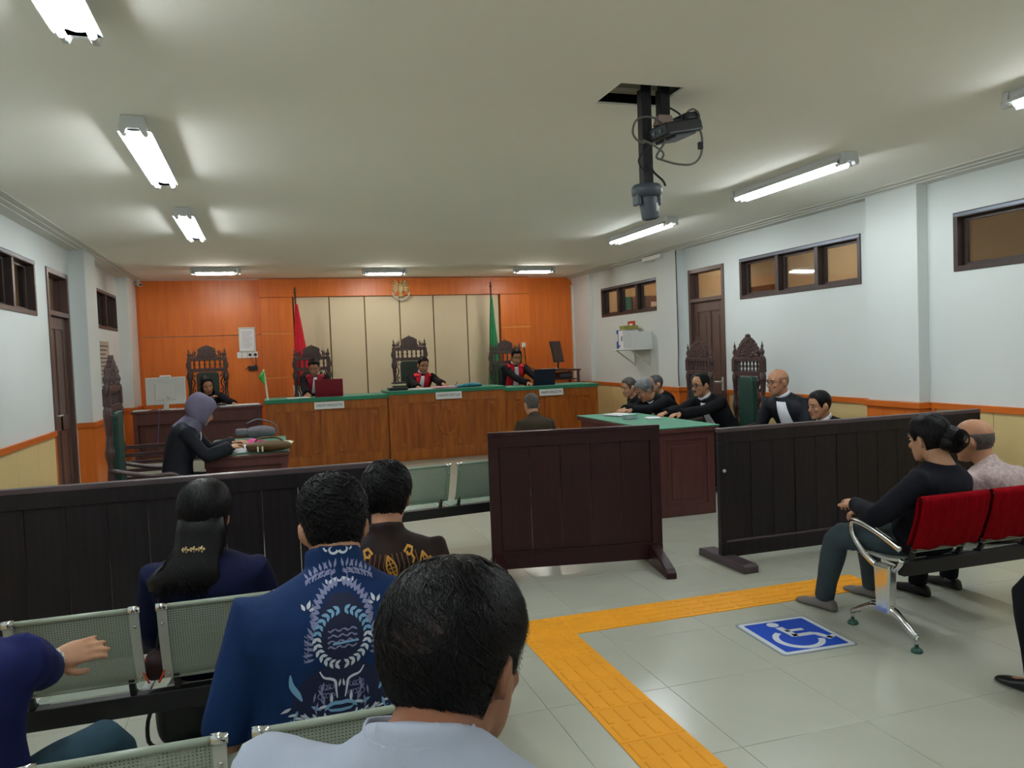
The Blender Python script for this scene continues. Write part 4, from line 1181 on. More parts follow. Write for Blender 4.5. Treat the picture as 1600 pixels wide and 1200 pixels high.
# flags --------------------------------------------------------------
def flag(label, x, y, ztop, m1, m2, side):
    t = thing('flag', label, 'flag', (x, y, D))
    H = ztop - D
    q = MB(); q.tube([(0, 0, .02), (0, 0, H - .12)], .016, 10); q.lathe([(.02, H - .12), (.028, H - .10), (.012, H - .08), (.02, H - .05), (.001, H)], 10); q.build('flag_pole', 'pole_wood', t, smooth=True)
    q = MB(); q.lathe([(0, .001), (.15, .001), (.15, .03), (.05, .05), (.03, .12), (0, .12)], 20); q.build('flag_base', 'pole_wood', t, smooth=True)
    def drape(z0, z1, w0, w1, m, name):
        rings = []; N = 22; K = 36
        for i in range(N + 1):
            u = i / N; z = z0 + (z1 - z0) * u; w = w0 + (w1 - w0) * u; ring = []
            for k in range(K):
                a = 2 * pi * k / K
                rr = 1 + .22 * sin(7 * a + u * 1.5) + .08 * sin(13 * a + 2 * u)
                ring.append(V((w * .5 * rr * cos(a) + side * w * .35, .09 * (.4 + .6 * u) * rr * sin(a) - .01, z)))
            rings.append(ring)
        q = MB(); q.loft(rings); return q.build(name, m, t, smooth=True)
    zt = H - .30
    if m2:
        drape(zt, .95, .04, .27, m1, 'red_cloth'); drape(.96, .62, .27, .28, m2, 'white_cloth')
    else:
        drape(zt, .55, .03, .25, m1, 'green_cloth')
    return t
flag('red and white flag hanging folded on a pole beside the left judge', .50, 13.62, 2.83, 'flag_red', 'flag_white', .7)
flag('green flag hanging folded on a pole beside the right judge', 3.92, 13.68, 2.90, 'flag_green', None, .35)

# ------------------------------------------------------------------ right wall things
t = thing('wall_shelf', 'white bracket shelf with binders high on the right wall', 'shelf', (XR - .002, 11.35, 1.58), 90)
# local +y points to -X (into the room); local x runs along +Y
q = MB(); q.box(-.35, .35, .0, .36, -.02, 0); q.build('board', 'white', t, bevel=.003)
q = MB(); q.box(-.35, -.33, .0, .34, 0, .26); q.build('side_board', 'white', t, bevel=.003)
for x in (-.27, .27):
    q = MB(); q.tube([(x, .33, -.022), (x, .01, -.26)], .011, 6); q.box(x - .012, x + .012, 0, .34, -.03, -.021); q.box(x - .012, x + .012, 0, .008, -.28, -.03); q.build('bracket', 'silver', t)
def wbox(name, label, cat, m, x0, x1, y0, y1, z0, z1, parts=(), group=None, bev=.003, rz=0):
    cx, cy = (x0 + x1) / 2, (y0 + y1) / 2
    t = thing(name, label, cat, (cx, cy, z0), rz, group)
    q = MB(); q.box(x0 - cx, x1 - cx, y0 - cy, y1 - cy, 0, z1 - z0); b0 = q.build('body', m, t, bevel=bev)
    for (nm, mm, a0, a1, b0_, b1_, c0, c1) in parts:
        q = MB(); q.box(a0 - cx, a1 - cx, b0_ - cy, b1_ - cy, c0 - z0, c1 - z0); q.build(nm, mm, t, bevel=.002)
    return t
zs = 1.582
wbox('binder', 'blue spined binder on the wall shelf, at its left end', 'binder', 'folder_blue', 5.42, 5.70, 11.56, 11.625, zs, zs + .30, [('label', 'white', 5.417, 5.42, 11.57, 11.615, zs + .12, zs + .24)], 'binders on the wall shelf')
wbox('binder', 'white spined binder between the two others on the wall shelf', 'binder', 'white', 5.42, 5.70, 11.485, 11.55, zs, zs + .29, [('label', 'folder_blue', 5.417, 5.42, 11.495, 11.54, zs + .02, zs + .06)], 'binders on the wall shelf')
wbox('binder', 'pale wide binder on the wall shelf, next to its white side board', 'binder', 'paper', 5.42, 5.70, 11.38, 11.475, zs, zs + .29, [('label', 'grey_print', 5.417, 5.42, 11.40, 11.455, zs + .12, zs + .2)], 'binders on the wall shelf')
wbox('carton', 'olive yellow carton lying across the binders of the wall shelf', 'box', 'olive_box', 5.45, 5.68, 11.36, 11.55, zs + .305, zs + .365, [('flap', 'olive_box', 5.44, 5.45, 11.37, 11.54, zs + .33, zs + .362)])
wbox('red_notice', 'small red notice on the right wall above the binders', 'notice', 'red_notice', XR - .008, XR - .001, 11.58, 11.84, 1.90, 2.03, [('print', 'paper', XR - .0088, XR - .008, 11.66, 11.78, 1.945, 1.99)], bev=.001)
t = thing('wall_cable', 'thin dark cable running down the white wall beside the brown door', 'cable', (5.60, 9.96, 1.0))
q = MB(); q.tube(smooth_path([(5.61, 9.972, 2.95), (5.61, 9.972, 2.2), (5.609, 9.97, 1.6), (5.60, 9.972, 1.25), (5.605, 9.97, 1.02)], 5), .007, 6); q.build('cable_run', 'plastic_black', t, smooth=True, world=True)
t = thing('cable_trunking', 'short white cable trunking under the ceiling beside the pilaster', 'trunking', (5.60, 10.75, 2.93))
q = MB(); q.box(-.03, .10, -.38, .2, -.03, .03); q.build('trunk', 'white', t, bevel=.006)
q = MB(); q.box(-.034, .0, -.39, -.37, -.034, .034); q.build('end_piece', 'white', t, bevel=.004)
t = thing('light_switch', 'pale switch plate on the wall right of the brown door', 'switch', (XR - .0315, 9.92 - .0, 1.13))
q = MB(); q.box(-.006, .0, -.018, .018, -.05, .05); q.build('plate', 'white', t, bevel=.002); q = MB(); q.box(-.01, -.006, -.008, .008, -.02, .02); q.build('rocker', 'white', t, bevel=.002)
# left wall
t = thing('notice_board', 'beige printed notice board on the left wall below the small window', 'notice board', (XL + .001, 11.95, 1.6))
q = MB(); q.box(0, .018, -.37, .37, -.355, .355); nb = q.build('board', 'notice', t, bevel=.003)
q = MB()
for k in range(11): q.box(.0182, .0195, -.31, .31 - .1 * (k % 3), .28 - .055 * k, .295 - .055 * k)
q.build('print_lines', 'dark_print', nb)
t = thing('security_camera', 'small white security camera in the back left ceiling corner', 'camera', (-1.93, 13.93, 2.985))
q = MB(); q.lathe([(0, -.02), (.035, -.02), (.04, 0), (0, 0)], 14); q.tube([(0, 0, -.02), (0, -.01, -.05)], .012, 8); q.build('bracket', 'white', t, smooth=True)
q = MB(); q.tube([(-.03, .05, -.055), (.05, -.10, -.085)], .032, 14); cbd = q.build('camera_body', 'white', t, bevel=.006)
q = MB(); q.tube([(.05, -.10, -.085), (.053, -.106, -.086)], .022, 12); q.build('lens', 'plastic_black', cbd)
# slim stick with a green cloth
t = thing('stick_with_cloth', 'white stick with a bright green cloth leaning between the desks', 'stick', (-.04, 11.93, D))
q = MB(); q.tube([(.05, .0, .22), (.035, .0, .7), (-.015, .0, 1.26)], .012, 8); q.build('stick', 'stretch_white', t, smooth=True)
q = MB(); q.tube([(.05, 0, .002), (.05, 0, .23)], [.05, .02], 10); q.build('bristle_head', 'white', t, smooth=True)
rings = []
for i in range(9):
    u = i / 8; rings.append([V((-.01 - .075 * sin(pi * min(1, u * 1.1)) * (.5 + .5 * cos(2 * pi * k / 10)) + .01 * sin(5 * u + k), .03 * sin(2 * pi * k / 10), 1.235 - .19 * u + .02 * sin(k * 2.1))) for k in range(10)])
q = MB(); q.loft(rings); q.build('cloth', 'bright_green', t, smooth=True)

# ------------------------------------------------------------------ things on the desks
zs = D + .737
t = thing('desktop_monitor', "white computer monitor seen from behind on the secretary's desk", 'monitor', (-1.40, 12.15, zs))
q = MB(); q.box(-.265, .265, -.02, .015, .075, .465); mb_ = q.build('back_shell', 'monitor_white', t, bevel=.012, seg=3)
q = MB(); q.box(-.14, .14, -.035, -.02, .14, .38); q.build('back_bulge', 'monitor_white', mb_, bevel=.012)
q = MB(); q.box(-.25, .25, .015, .018, .09, .45); q.build('screen', 'plastic_black', mb_)
q = MB(); q.box(-.075, .075, -.03, .02, .462, .492); q.build('webcam', 'white', t, bevel=.008)
q = MB(); q.box(-.03, .03, -.02, .01, .01, .09); q.prism(rrect(-.12, .12, -.08, .08, .03), 0, .012, 'z'); q.build('stand', 'monitor_white', t, bevel=.004)
q = MB(); q.tube(smooth_path([(.01, -.04, .17), (.0, -.08, .15), (-.02, -.1, .06), (-.03, -.12, .012), (-.05, -.2, .008)], 4), .007, 6); q.ell((.03, -.04, .175), (.03, .012, .018), 10, 6); q.build('plug_and_cord', 'silver', t, smooth=True)
t = thing('hanging_cable', "violet grey cable hanging down the front of the secretary's desk", 'cable', (-1.48, 11.98, D + .1))
q = MB(); q.tube(smooth_path([(-1.45, 12.05, zs + .008), (-1.47, 11.99, zs + .004), (-1.478, 11.975, zs - .05), (-1.50, 11.97, zs - .25), (-1.52, 11.97, D + .2)], 5), .008, 6); q.build('cable_run', 'cable_violet', t, smooth=True, world=True)
def papers(name, label, x, y, z, w, d, n, m='paper', rz=0, group=None, spread=.012, cat='papers'):
    t = thing(name, label, cat, (x, y, z), rz, group); rnd = random.Random(int(x * 100 + y * 31)); me = None
    for k in range(n):
        if me is None:
            q = MB(); q.loft([[V((a, b_, 0.0003)) for a, b_ in ((-w / 2, -d / 2), (w / 2, -d / 2), (w / 2, d / 2), (-w / 2, d / 2))], [V((a, b_, .0035)) for a, b_ in ((-w / 2, -d / 2), (w / 2, -d / 2), (w / 2, d / 2), (-w / 2, d / 2))]]); o = q.build('sheet', m, t); me = o.data
        else: o = link(me, 'sheet', t)
        o.location = (rnd.uniform(-spread, spread), rnd.uniform(-spread, spread), k * .0038); o.rotation_euler = (0, 0, rnd.uniform(-.12, .12))
    return t
papers('paper_stack', "white papers spread at the right end of the secretary's desk", -.42, 12.12, zs, .55, .21, 6, spread=.04)
papers('paper_stack', "white papers at the left end of the secretary's desk beside the monitor", -1.72, 12.1, zs, .21, .2, 4)
papers('paper_stack', "loose papers under the monitor on the secretary's desk", -1.25, 12.04, zs, .2, .1, 3)
wbox('stapler_box', "small dark box by the secretary's arm on her desk", 'box', 'plastic_black', -.72, -.60, 12.05, 12.13, zs, zs + .05, [('lid', 'plastic_grey', -.715, -.605, 12.055, 12.125, zs + .05, zs + .055)])

def laptop(label, x, y, z, rz, m, w=.40, lean=12, h=.26):
    t = thing('laptop', label, 'laptop', (x, y, z), rz)
    q = MB(); q.box(-w / 2, w / 2, 0, .25, .002, .018); bs = q.build('base', m, t, bevel=.004)
    q = MB(); q.box(-w / 2 + .03, w / 2 - .03, .08, .2, .018, .0195); q.build('keyboard', 'plastic_black', bs)
    T = Matrix.Translation((0, .005, .012)) @ Matrix.Rotation(radians(lean), 4, 'X')
    q = MB(); q.box(-w / 2, w / 2, -.006, .004, .0, h, T); ld = q.build('lid', m, t, bevel=.005)
    q = MB(); q.box(-w / 2 + .012, w / 2 - .012, .0041, .0048, .012, h - .012, T); q.build('screen', 'plastic_black', ld)
    return t
laptop('open dark red laptop on the left desk, lid towards the room', .865, 12.0, 1.031, -4, 'laptop_red', .41)
laptop('open dark navy laptop on the right desk, lid towards the room', 4.285, 12.0, 1.036, 4, 'laptop_navy', .385)
papers('paper_stack', "white papers beside the dark red laptop on the left desk", .42, 12.0, 1.031, .32, .2, 3)
papers('paper_stack', "white papers before the middle judge on his desk", 2.25, 12.0, 1.0705, .34, .22, 5)
papers('paper_stack', "pink white papers at the right hand of the middle judge", 2.62, 12.02, 1.0705, .34, .24, 7, 'pink_paper', 8)
t = wbox('document_box', 'black document box at the left end of the middle desk', 'box', 'plastic_black', 1.76, 2.04, 11.95, 12.2, 1.0705, 1.115, [('lid_rim', 'plastic_grey', 1.758, 2.042, 11.948, 12.202, 1.108, 1.116)])
t = thing('book_stack', 'small brown books on the black document box', 'books', (1.93, 12.08, 1.1165))
for k in range(3):
    q = MB(); T = Matrix.Rotation(.15 * (k - 1), 4, 'Z'); q.box(-.1, .1, -.07, .07, k * .028, k * .028 + .026, T); bk = q.build('book', ['bag_brown', 'cream_paper', 'carved_red'][k], t, bevel=.003)
t = thing('wrapped_packet', 'teal plastic wrapped packet on the middle desk', 'packet', (3.0, 12.05, 1.0708), 6)
q = MB(); rings = []
for i in range(15):
    u = i / 14; x = -.24 + .48 * u; w = .11 * (sin(pi * (.12 + .8 * u)) ** .5); h = .01 + .075 * (.3 + .7 * u) * sin(pi * (.1 + .82 * u)) ** .6
    rings.append([V((x, w * cos(2 * pi * k / 14) * (1 + .12 * sin(3 * k + 5 * u)), h * .5 + h * .5 * sin(2 * pi * k / 14) * (1 + .15 * sin(2 * k + 9 * u)) + .002)) for k in range(14)])
q.loft(rings); wp = q.build('wrap', 'teal', t, smooth=True)
q = MB(); q.tube([(-.2, 0, .02), (-.16, -.02, .09)], .006, 6); q.build('tie', 'pole_wood', wp)
t = thing('magenta_folder', 'dark red folder lying under the hand of the middle judge', 'folder', (2.72, 12.2, 1.0708), -10)
q = MB(); q.box(-.15, .15, -.1, .1, .001, .02); q.build('cover', 'judge_maroon', t, bevel=.004); q = MB(); q.box(-.145, .148, -.095, .095, .02, .024); q.build('pages', 'paper', t)
q = MB()
# side table things
zt = D + 1.031
t = thing('flat_monitor', 'dark flat monitor turned sideways on the small side table', 'monitor', (5.10, 13.42, zt), 38)
q = MB(); T = Matrix.Translation((0, 0, .1)) @ Matrix.Rotation(radians(-12), 4, 'X'); q.box(-.17, .17, -.015, .015, .03, .42, T); m_ = q.build('screen_case', 'plastic_black', t, bevel=.006)
q = MB(); q.box(-.155, .155, -.0165, -.015, .045, .405, T); q.build('screen', 'carved', m_)
q = MB(); q.tube([(0, .03, .012), (0, .02, .2)], .018, 8); q.prism(rrect(-.11, .11, -.08, .08, .03), 0, .012, 'z'); q.build('stand', 'plastic_black', t, bevel=.003)
t = thing('keyboard', 'grey keyboard lying on the small side table', 'keyboard', (4.83, 13.22, zt), 8)
q = MB(); q.box(-.17, .17, -.06, .06, .001, .02); kb = q.build('case', 'cable_grey', t, bevel=.004)
q = MB()
for r in range(4):
    for k in range(12): q.box(-.155 + k * .026, -.155 + k * .026 + .021, -.05 + r * .026, -.05 + r * .026 + .02, .02, .024)
q.build('keys', 'white', kb)
wbox('black_box', 'black device box on the lower shelf of the side table', 'box', 'plastic_black', 5.0, 5.26, 13.2, 13.45, D + .861, D + .98, [('front_plate', 'plastic_grey', 5.02, 5.24, 13.196, 13.2, D + .89, D + .95)])

# prosecutor's table
zp = .767
t = thing('open_file', 'open white file leaning in the hands of the woman in the hijab', 'papers', (-.30, 7.62, zp), 12)
T = Matrix.Rotation(radians(28), 4, 'X')
q = MB(); q.box(-.15, .12, -.1, .12, .0, .006, T); q.build('page', 'paper', t); q = MB(); q.box(-.16, .125, -.105, .125, -.006, -.001, T); q.build('back_cover', 'cream_paper', t)
q = MB(); q.box(-.12, .10, .095, .12, -.03, -.006, T); q.build('support_fold', 'cream_paper', t)
papers('paper_stack', 'pale pink papers in the middle of the green table cloth', -.10, 7.75, zp, .3, .34, 6, 'pink_paper', 15, spread=.03)
papers('paper_stack', 'cream papers at the right part of the green table cloth', .06, 8.1, zp, .24, .32, 5, 'cream_paper', -10, spread=.03)
papers('paper_stack', 'two small white slips at the right edge of the green table cloth', .11, 7.66, zp, .07, .1, 2, 'paper', 4)
t = thing('magenta_folder', 'bright magenta folder among the papers of the hijab woman', 'folder', (-.14, 8.12, zp), 20)
q = MB(); q.loft([[V((-.09 + .03 * i, -.12, .002 + .05 * sin(i / 6 * pi))), V((-.09 + .03 * i, .12, .002 + .05 * sin(i / 6 * pi))), V((-.09 + .03 * i, .12, .012 + .055 * sin(i / 6 * pi))), V((-.09 + .03 * i, -.12, .012 + .055 * sin(i / 6 * pi)))] for i in range(7)]); q.build('cover', 'magenta', t)
q = MB(); q.box(-.08, .08, -.11, .11, .0005, .004); q.build('pages', 'paper', t)
def softbag(name, label, cat, c, size, m, rz=0, handles=None, bumps=.12, seed=1, seg=20, pw=.6):
    t = thing(name, label, cat, c, rz); rings = []; N = 14
    for i in range(N + 1):
        u = i / N; z = size[2] * u; k = max(.02, 1 - abs(2 * u - 1) ** 3.2) ** pw
        rings.append([V((size[0] / 2 * k * math.copysign(abs(cos(a)) ** .6, cos(a)) * (1 + bumps * .4 * sin(3 * a + 4 * u + seed)), size[1] / 2 * k * math.copysign(abs(sin(a)) ** .6, sin(a)) * (1 + bumps * sin(2 * a + 5 * u + seed)), z + .002)) for a in [2 * pi * j / seg for j in range(seg)]])
    q = MB(); q.loft(rings); bd = q.build('bag_body', m, t, smooth=True)
    return t, bd
t, bd = softbag('handbag', 'brown leather handbag lying on the near edge of the prosecutor table', 'bag', (-.02, 7.53, zp), (.40, .17, .10), 'bag_brown', -3)
q = MB()
for x in (-.10, -.06): q.box(x, x + .014, -.094, -.082, .012, .06)
q.build('buckle', 'cream_paper', bd, bevel=.002)
q = MB(); q.tube(smooth_path([(-.12, 0, .095), (-.08, .03, .125), (.06, .03, .125), (.12, 0, .095)], 4), .009, 6); q.build('handle', 'bag_brown', t, smooth=True)
t, bd = softbag('soft_bag', 'grey soft pouch behind the papers on the prosecutor table', 'bag', (-.10, 8.85, zp), (.30, .20, .14), 'bag_grey', 5)
q = MB(); q.box(-.26, -.13, -.06, .06, .05, .12); q.build('pouch_flap', 'bag_grey', t, bevel=.02)
q = MB(); q.tube(smooth_path([(-.14, 0, .17), (-.02, 0, .21), (.14, 0, .15), (.18, 0, .05)], 4), .009, 6); q.build('strap', 'bag_grey', bd, smooth=True)

# lawyers' table papers
zl = .843
papers('paper_stack', "white papers at the far end of the lawyers' table", 3.72, 7.98, zl, .2, .3, 5, 'paper', 20, spread=.03)
papers('paper_stack', "small white papers under the hands of the lawyer in glasses", 3.86, 7.42, zl, .14, .2, 3, 'paper', -15)
t = thing('glass_case', "clear flat box beside the papers on the lawyers' table", 'box', (3.63, 7.52, zl), 10)
q = MB(); q.box(-.07, .07, -.04, .04, .0005, .04); q.build('box_body', 'clear_edge', t, bevel=.005); q = MB(); q.box(-.072, .072, -.042, .042, .04, .045); q.build('lid', 'green', t, bevel=.003)

# bags under the second audience row
t, bd = softbag('backpack', 'black bag standing on the floor beneath the second audience row', 'bag', (-.38, 3.50, 0), (.26, .16, .27), 'plastic_black', 8, bumps=.1)
q = MB(); q.tube(smooth_path([(-.12, -.07, .05), (-.16, -.1, .1), (-.15, -.08, .2), (-.08, -.06, .25)], 4), .008, 6); q.build('strap', 'black', bd, smooth=True)
q = MB(); q.tube(smooth_path([(.05, -.06, .25), (.13, -.05, .30), (.17, -.04, .26), (.11, -.04, .2)], 4), .008, 6); q.build('strap', 'black', bd, smooth=True)
q = MB(); q.ell((-.03, -.1, .03), (.05, .03, .025), 10, 6); q.build('grey_tag', 'silver', bd, smooth=True)
t, bd = softbag('small_bag', 'small black and orange bag hanging between the backrests of the second row', 'bag', (-.428, 3.02, .475), (.075, .10, .11), 'dark_red_bag', 0)
q = MB(); q.tube(smooth_path([(-.03, -.05, .1), (-.038, -.05, .06), (-.02, -.05, .012)], 3), .004, 6); q.tube(smooth_path([(.03, -.05, .1), (.03, -.05, .05), (.012, -.05, .01)], 3), .004, 6); q.build('trim', 'orange_cloth', bd, smooth=True)
q = MB(); q.tube(smooth_path([(.0, 0, .1), (.018, 0, .2), (.025, -.03, .29), (.025, -.06, .30)], 3), .004, 6); q.build('strap', 'black', bd, smooth=True)
# ------------------------------------------------------------------ people
def axes(yaw):
    a = radians(yaw)
    return V((cos(a), sin(a), 0)), V((-sin(a), cos(a), 0))      # right, forward

HT = [(.03, .093, -.102, .0755), (0, .086, -.100, .0730), (-.03, .089, -.088, .0695), (-.06, .090, -.062, .0625), (-.085, .089, -.03, .0515), (-.105, .083, .006, .037), (-.118, .064, .03, .016)]
def hdims(z):
    if z >= .03:
        g = max(0.0, 1 - min(1, (z - .03) / .0895) ** 2.2) ** (1 / 2.2)
        return -.0045 + .0975 * g, -.0045 - .0975 * g, .0755 * g
    z = max(z, -.118)
    for i in range(len(HT) - 1):
        if HT[i + 1][0] <= z <= HT[i][0]:
            u = (HT[i][0] - z) / (HT[i][0] - HT[i + 1][0]); u = u * u * (3 - 2 * u) * .5 + u * .5
            return tuple(HT[i][k] + (HT[i + 1][k] - HT[i][k]) * u for k in (1, 2, 3))
    return HT[-1][1:]
def hpt(th, z, off=0.0):
    f, b_, w = hdims(z); c, d = (f + b_) / 2, (f - b_) / 2
    e = 2 / 2.25
    x = -math.copysign(abs(sin(th)) ** e, sin(th)) * (w + off); y = c + math.copysign(abs(cos(th)) ** e, cos(th)) * (d + off)
    return V((x, y, z))
def hphi(phi): return .03 + .0895 * cos(phi) if phi <= pi / 2 else .03 - (phi - pi / 2) * .11
def hsurf(th, phi, off=0.0):
    z = hphi(phi); p = hpt(th, z)
    n = V((p.x * 1.4, p.y + .0045, (z - .03) if z > .03 else (z - .03) * .15)); n.normalize()
    return p + n * off, n

def piece_head(mb, T):
    zs = [.1193, .117, .112, .105, .095, .08, .06, .045, .03, .015, 0, -.015, -.03, -.045, -.06, -.075, -.09, -.105, -.115, -.118]
    mb.loft([[T @ hpt(2 * pi * k / 28, z) for k in range(28)] for z in zs])
    mb.tube([T @ V(p) for p in ((0, .082, .014), (0, .094, -.008), (0, .106, -.028), (0, .110, -.036), (0, .094, -.046))], [.007, .009, .0115, .013, .008], 8)
    for sx in (-1, 1):
        mb.ell((0, 0, 0), (.0125, .0065, .009), 8, 5, T @ Matrix.Translation((sx * .011, .093, -.038)))
        mb.ell((0, 0, 0), (.0085, .021, .032), 10, 7, T @ Matrix.Translation((sx * .0815, -.014, -.012)) @ Matrix.Rotation(sx * radians(26), 4, 'Z') @ Matrix.Rotation(radians(-10), 4, 'X') @ Matrix.Rotation(sx * radians(10), 4, 'Y'))
        mb.ell((0, 0, 0), (.022, .01, .008), 8, 5, T @ Matrix.Translation((sx * .032, .086, .018)))
        mb.ell((0, 0, 0), (.02, .012, .016), 8, 5, T @ Matrix.Translation((sx * .042, .075, -.03)))
    mb.ell((0, 0, 0), (.024, .009, .010), 10, 6, T @ Matrix.Translation((0, .090, -.065)))
    mb.ell((0, 0, 0), (.022, .013, .014), 10, 6, T @ Matrix.Translation((0, .080, -.103)))

def ik(a, t, la, lb, hint):
    d = t - a; D = d.length
    if D > (la + lb) * .995:
        k = D / ((la + lb) * .995); la *= k; lb *= k
    D = max(D, abs(la - lb) + .01)
    x = (la * la - lb * lb + D * D) / (2 * D); h = sqrt(max(0, la * la - x * x))
    u = d.normalized(); n = hint - u * hint.dot(u)
    if n.length < 1e-4: n = V((0, 0, -1))
    n.normalize()
    return a + u * x + n * h

def piece_hand(mb, wrist, d, nrm, side, s, curl=.35):
    """palm and five fingers; d points along the hand, nrm is the back of the hand"""
    d = d.normalized(); nrm = (nrm - d * nrm.dot(d)).normalized(); x = d.cross(nrm) * side   # towards the thumb
    P = lambda a, b_, c: wrist + d * (a * s) + x * (b_ * s) + nrm * (c * s)
    def ring(a, w, th): return [P(a, w * math.copysign(abs(cos(q)) ** .8, cos(q)), th * math.copysign(abs(sin(q)) ** .8, sin(q))) for q in [2 * pi * k / 14 for k in range(14)]]
    mb.loft([ring(-.02, .024, .019), ring(.012, .028, .017), ring(.045, .038, .0155), ring(.075, .041, .0135), ring(.09, .034, .010)])
    for b_, L, a0 in ((.030, .070, .080), (.0105, .078, .084), (-.010, .073, .082), (-.029, .058, .075)):
        pts = [P(a0 - .02, b_, 0)]; ang = 0; pos = (a0, b_, 0); pts.append(P(*pos))
        for k in range(3):
            ang += curl * (1.0 if k else .6)
            seg = L * (.45, .32, .27)[k]
            pos = (pos[0] + seg * cos(ang), b_ * (1 + .1 * k), pos[2] - seg * sin(ang)); pts.append(P(*pos))
        mb.tube(pts, [.0095 * s, .0098 * s, .0092 * s, .0085 * s, .0075 * s], 8, round_ends=True)
    mb.tube([P(.018, .022, -.004), P(.042, .048, -.012), P(.068, .058, -.02), P(.090, .058, -.026)], [.0135 * s, .0125 * s, .011 * s, .009 * s], 8, round_ends=True)

def remesh(mb, voxel, smooth=2, fold=0.0, ffreq=9.0, seed=0.0):
    me = bpy.data.meshes.new('tmp'); me.from_pydata([tuple(p) for p in mb.v], [], mb.f)
    bm = bmesh.new(); bm.from_mesh(me); bmesh.ops.recalc_face_normals(bm, faces=bm.faces); bm.to_mesh(me); bm.free()
    o = bpy.data.objects.new('tmp', me); COL.objects.link(o)
    r = o.modifiers.new('r', 'REMESH'); r.mode = 'VOXEL'; r.voxel_size = voxel
    if smooth:
        sm = o.modifiers.new('s', 'SMOOTH'); sm.factor = .5; sm.iterations = smooth
    dg = bpy.context.evaluated_depsgraph_get()
    out = bpy.data.meshes.new_from_object(o.evaluated_get(dg))
    bpy.data.objects.remove(o); bpy.data.meshes.remove(me)
    if fold:
        nn = [v.normal.copy() for v in out.vertices]
        for v, n in zip(out.vertices, nn):
            p = v.co
            q = V((p.x * ffreq + seed, p.y * ffreq, p.z * ffreq * .55))
            a = noise.noise(q) + .5 * noise.noise(q * 2.3)
            v.co = p + n * (fold * (a if a > -.4 else -.4))
    out.shade_smooth()
    return out

def mesh_child(me, name, m, root):
    inv = root_mat(root).inverted(); me.transform(inv)
    me.materials.clear()
    for q in (m if isinstance(m, (list, tuple)) else [m]): me.materials.append(M[q])
    me.name = name
    return link(me, name, root)

HAIRLINES = {
    'short': [(0, .078), (.5, .080), (.8, .066), (.98, .035), (1.15, -.005), (1.3, -.02), (1.45, .012), (1.75, .008), (1.95, -.03), (2.3, -.07), (pi, -.088)],
    'recede': [(0, .098), (.4, .100), (.75, .094), (.98, .055), (1.15, .0), (1.3, -.02), (1.45, .012), (1.75, .008), (1.95, -.03), (2.3, -.07), (pi, -.085)],
    'woman': [(0, .085), (.5, .078), (.85, .05), (1.05, .0), (1.25, -.05), (1.5, -.06), (1.9, -.08), (pi, -.10)],
    'tied': [(0, .088), (.5, .082), (.85, .06), (1.05, .02), (1.25, -.01), (1.5, .01), (1.75, .005), (2.0, -.05), (pi, -.09)],
    'fringe': [(0, .2), (1.1, .2), (1.12, .0), (1.3, -.01), (1.45, .012), (1.75, .005), (1.95, -.04), (2.3, -.085), (pi, -.10)],
}
def hline(style, th):
    a = abs((th + pi) % (2 * pi) - pi); L = HAIRLINES[style]
    for i in range(len(L) - 1):
        if L[i][0] <= a <= L[i + 1][0]:
            u = (a - L[i][0]) / (L[i + 1][0] - L[i][0]); return L[i][1] + (L[i + 1][1] - L[i][1]) * u
    return L[-1][1]
def z2phi(z): return math.acos(max(-1, min(1, (z - .03) / .0895))) if z >= .03 else pi / 2 + (.03 - z) / .11

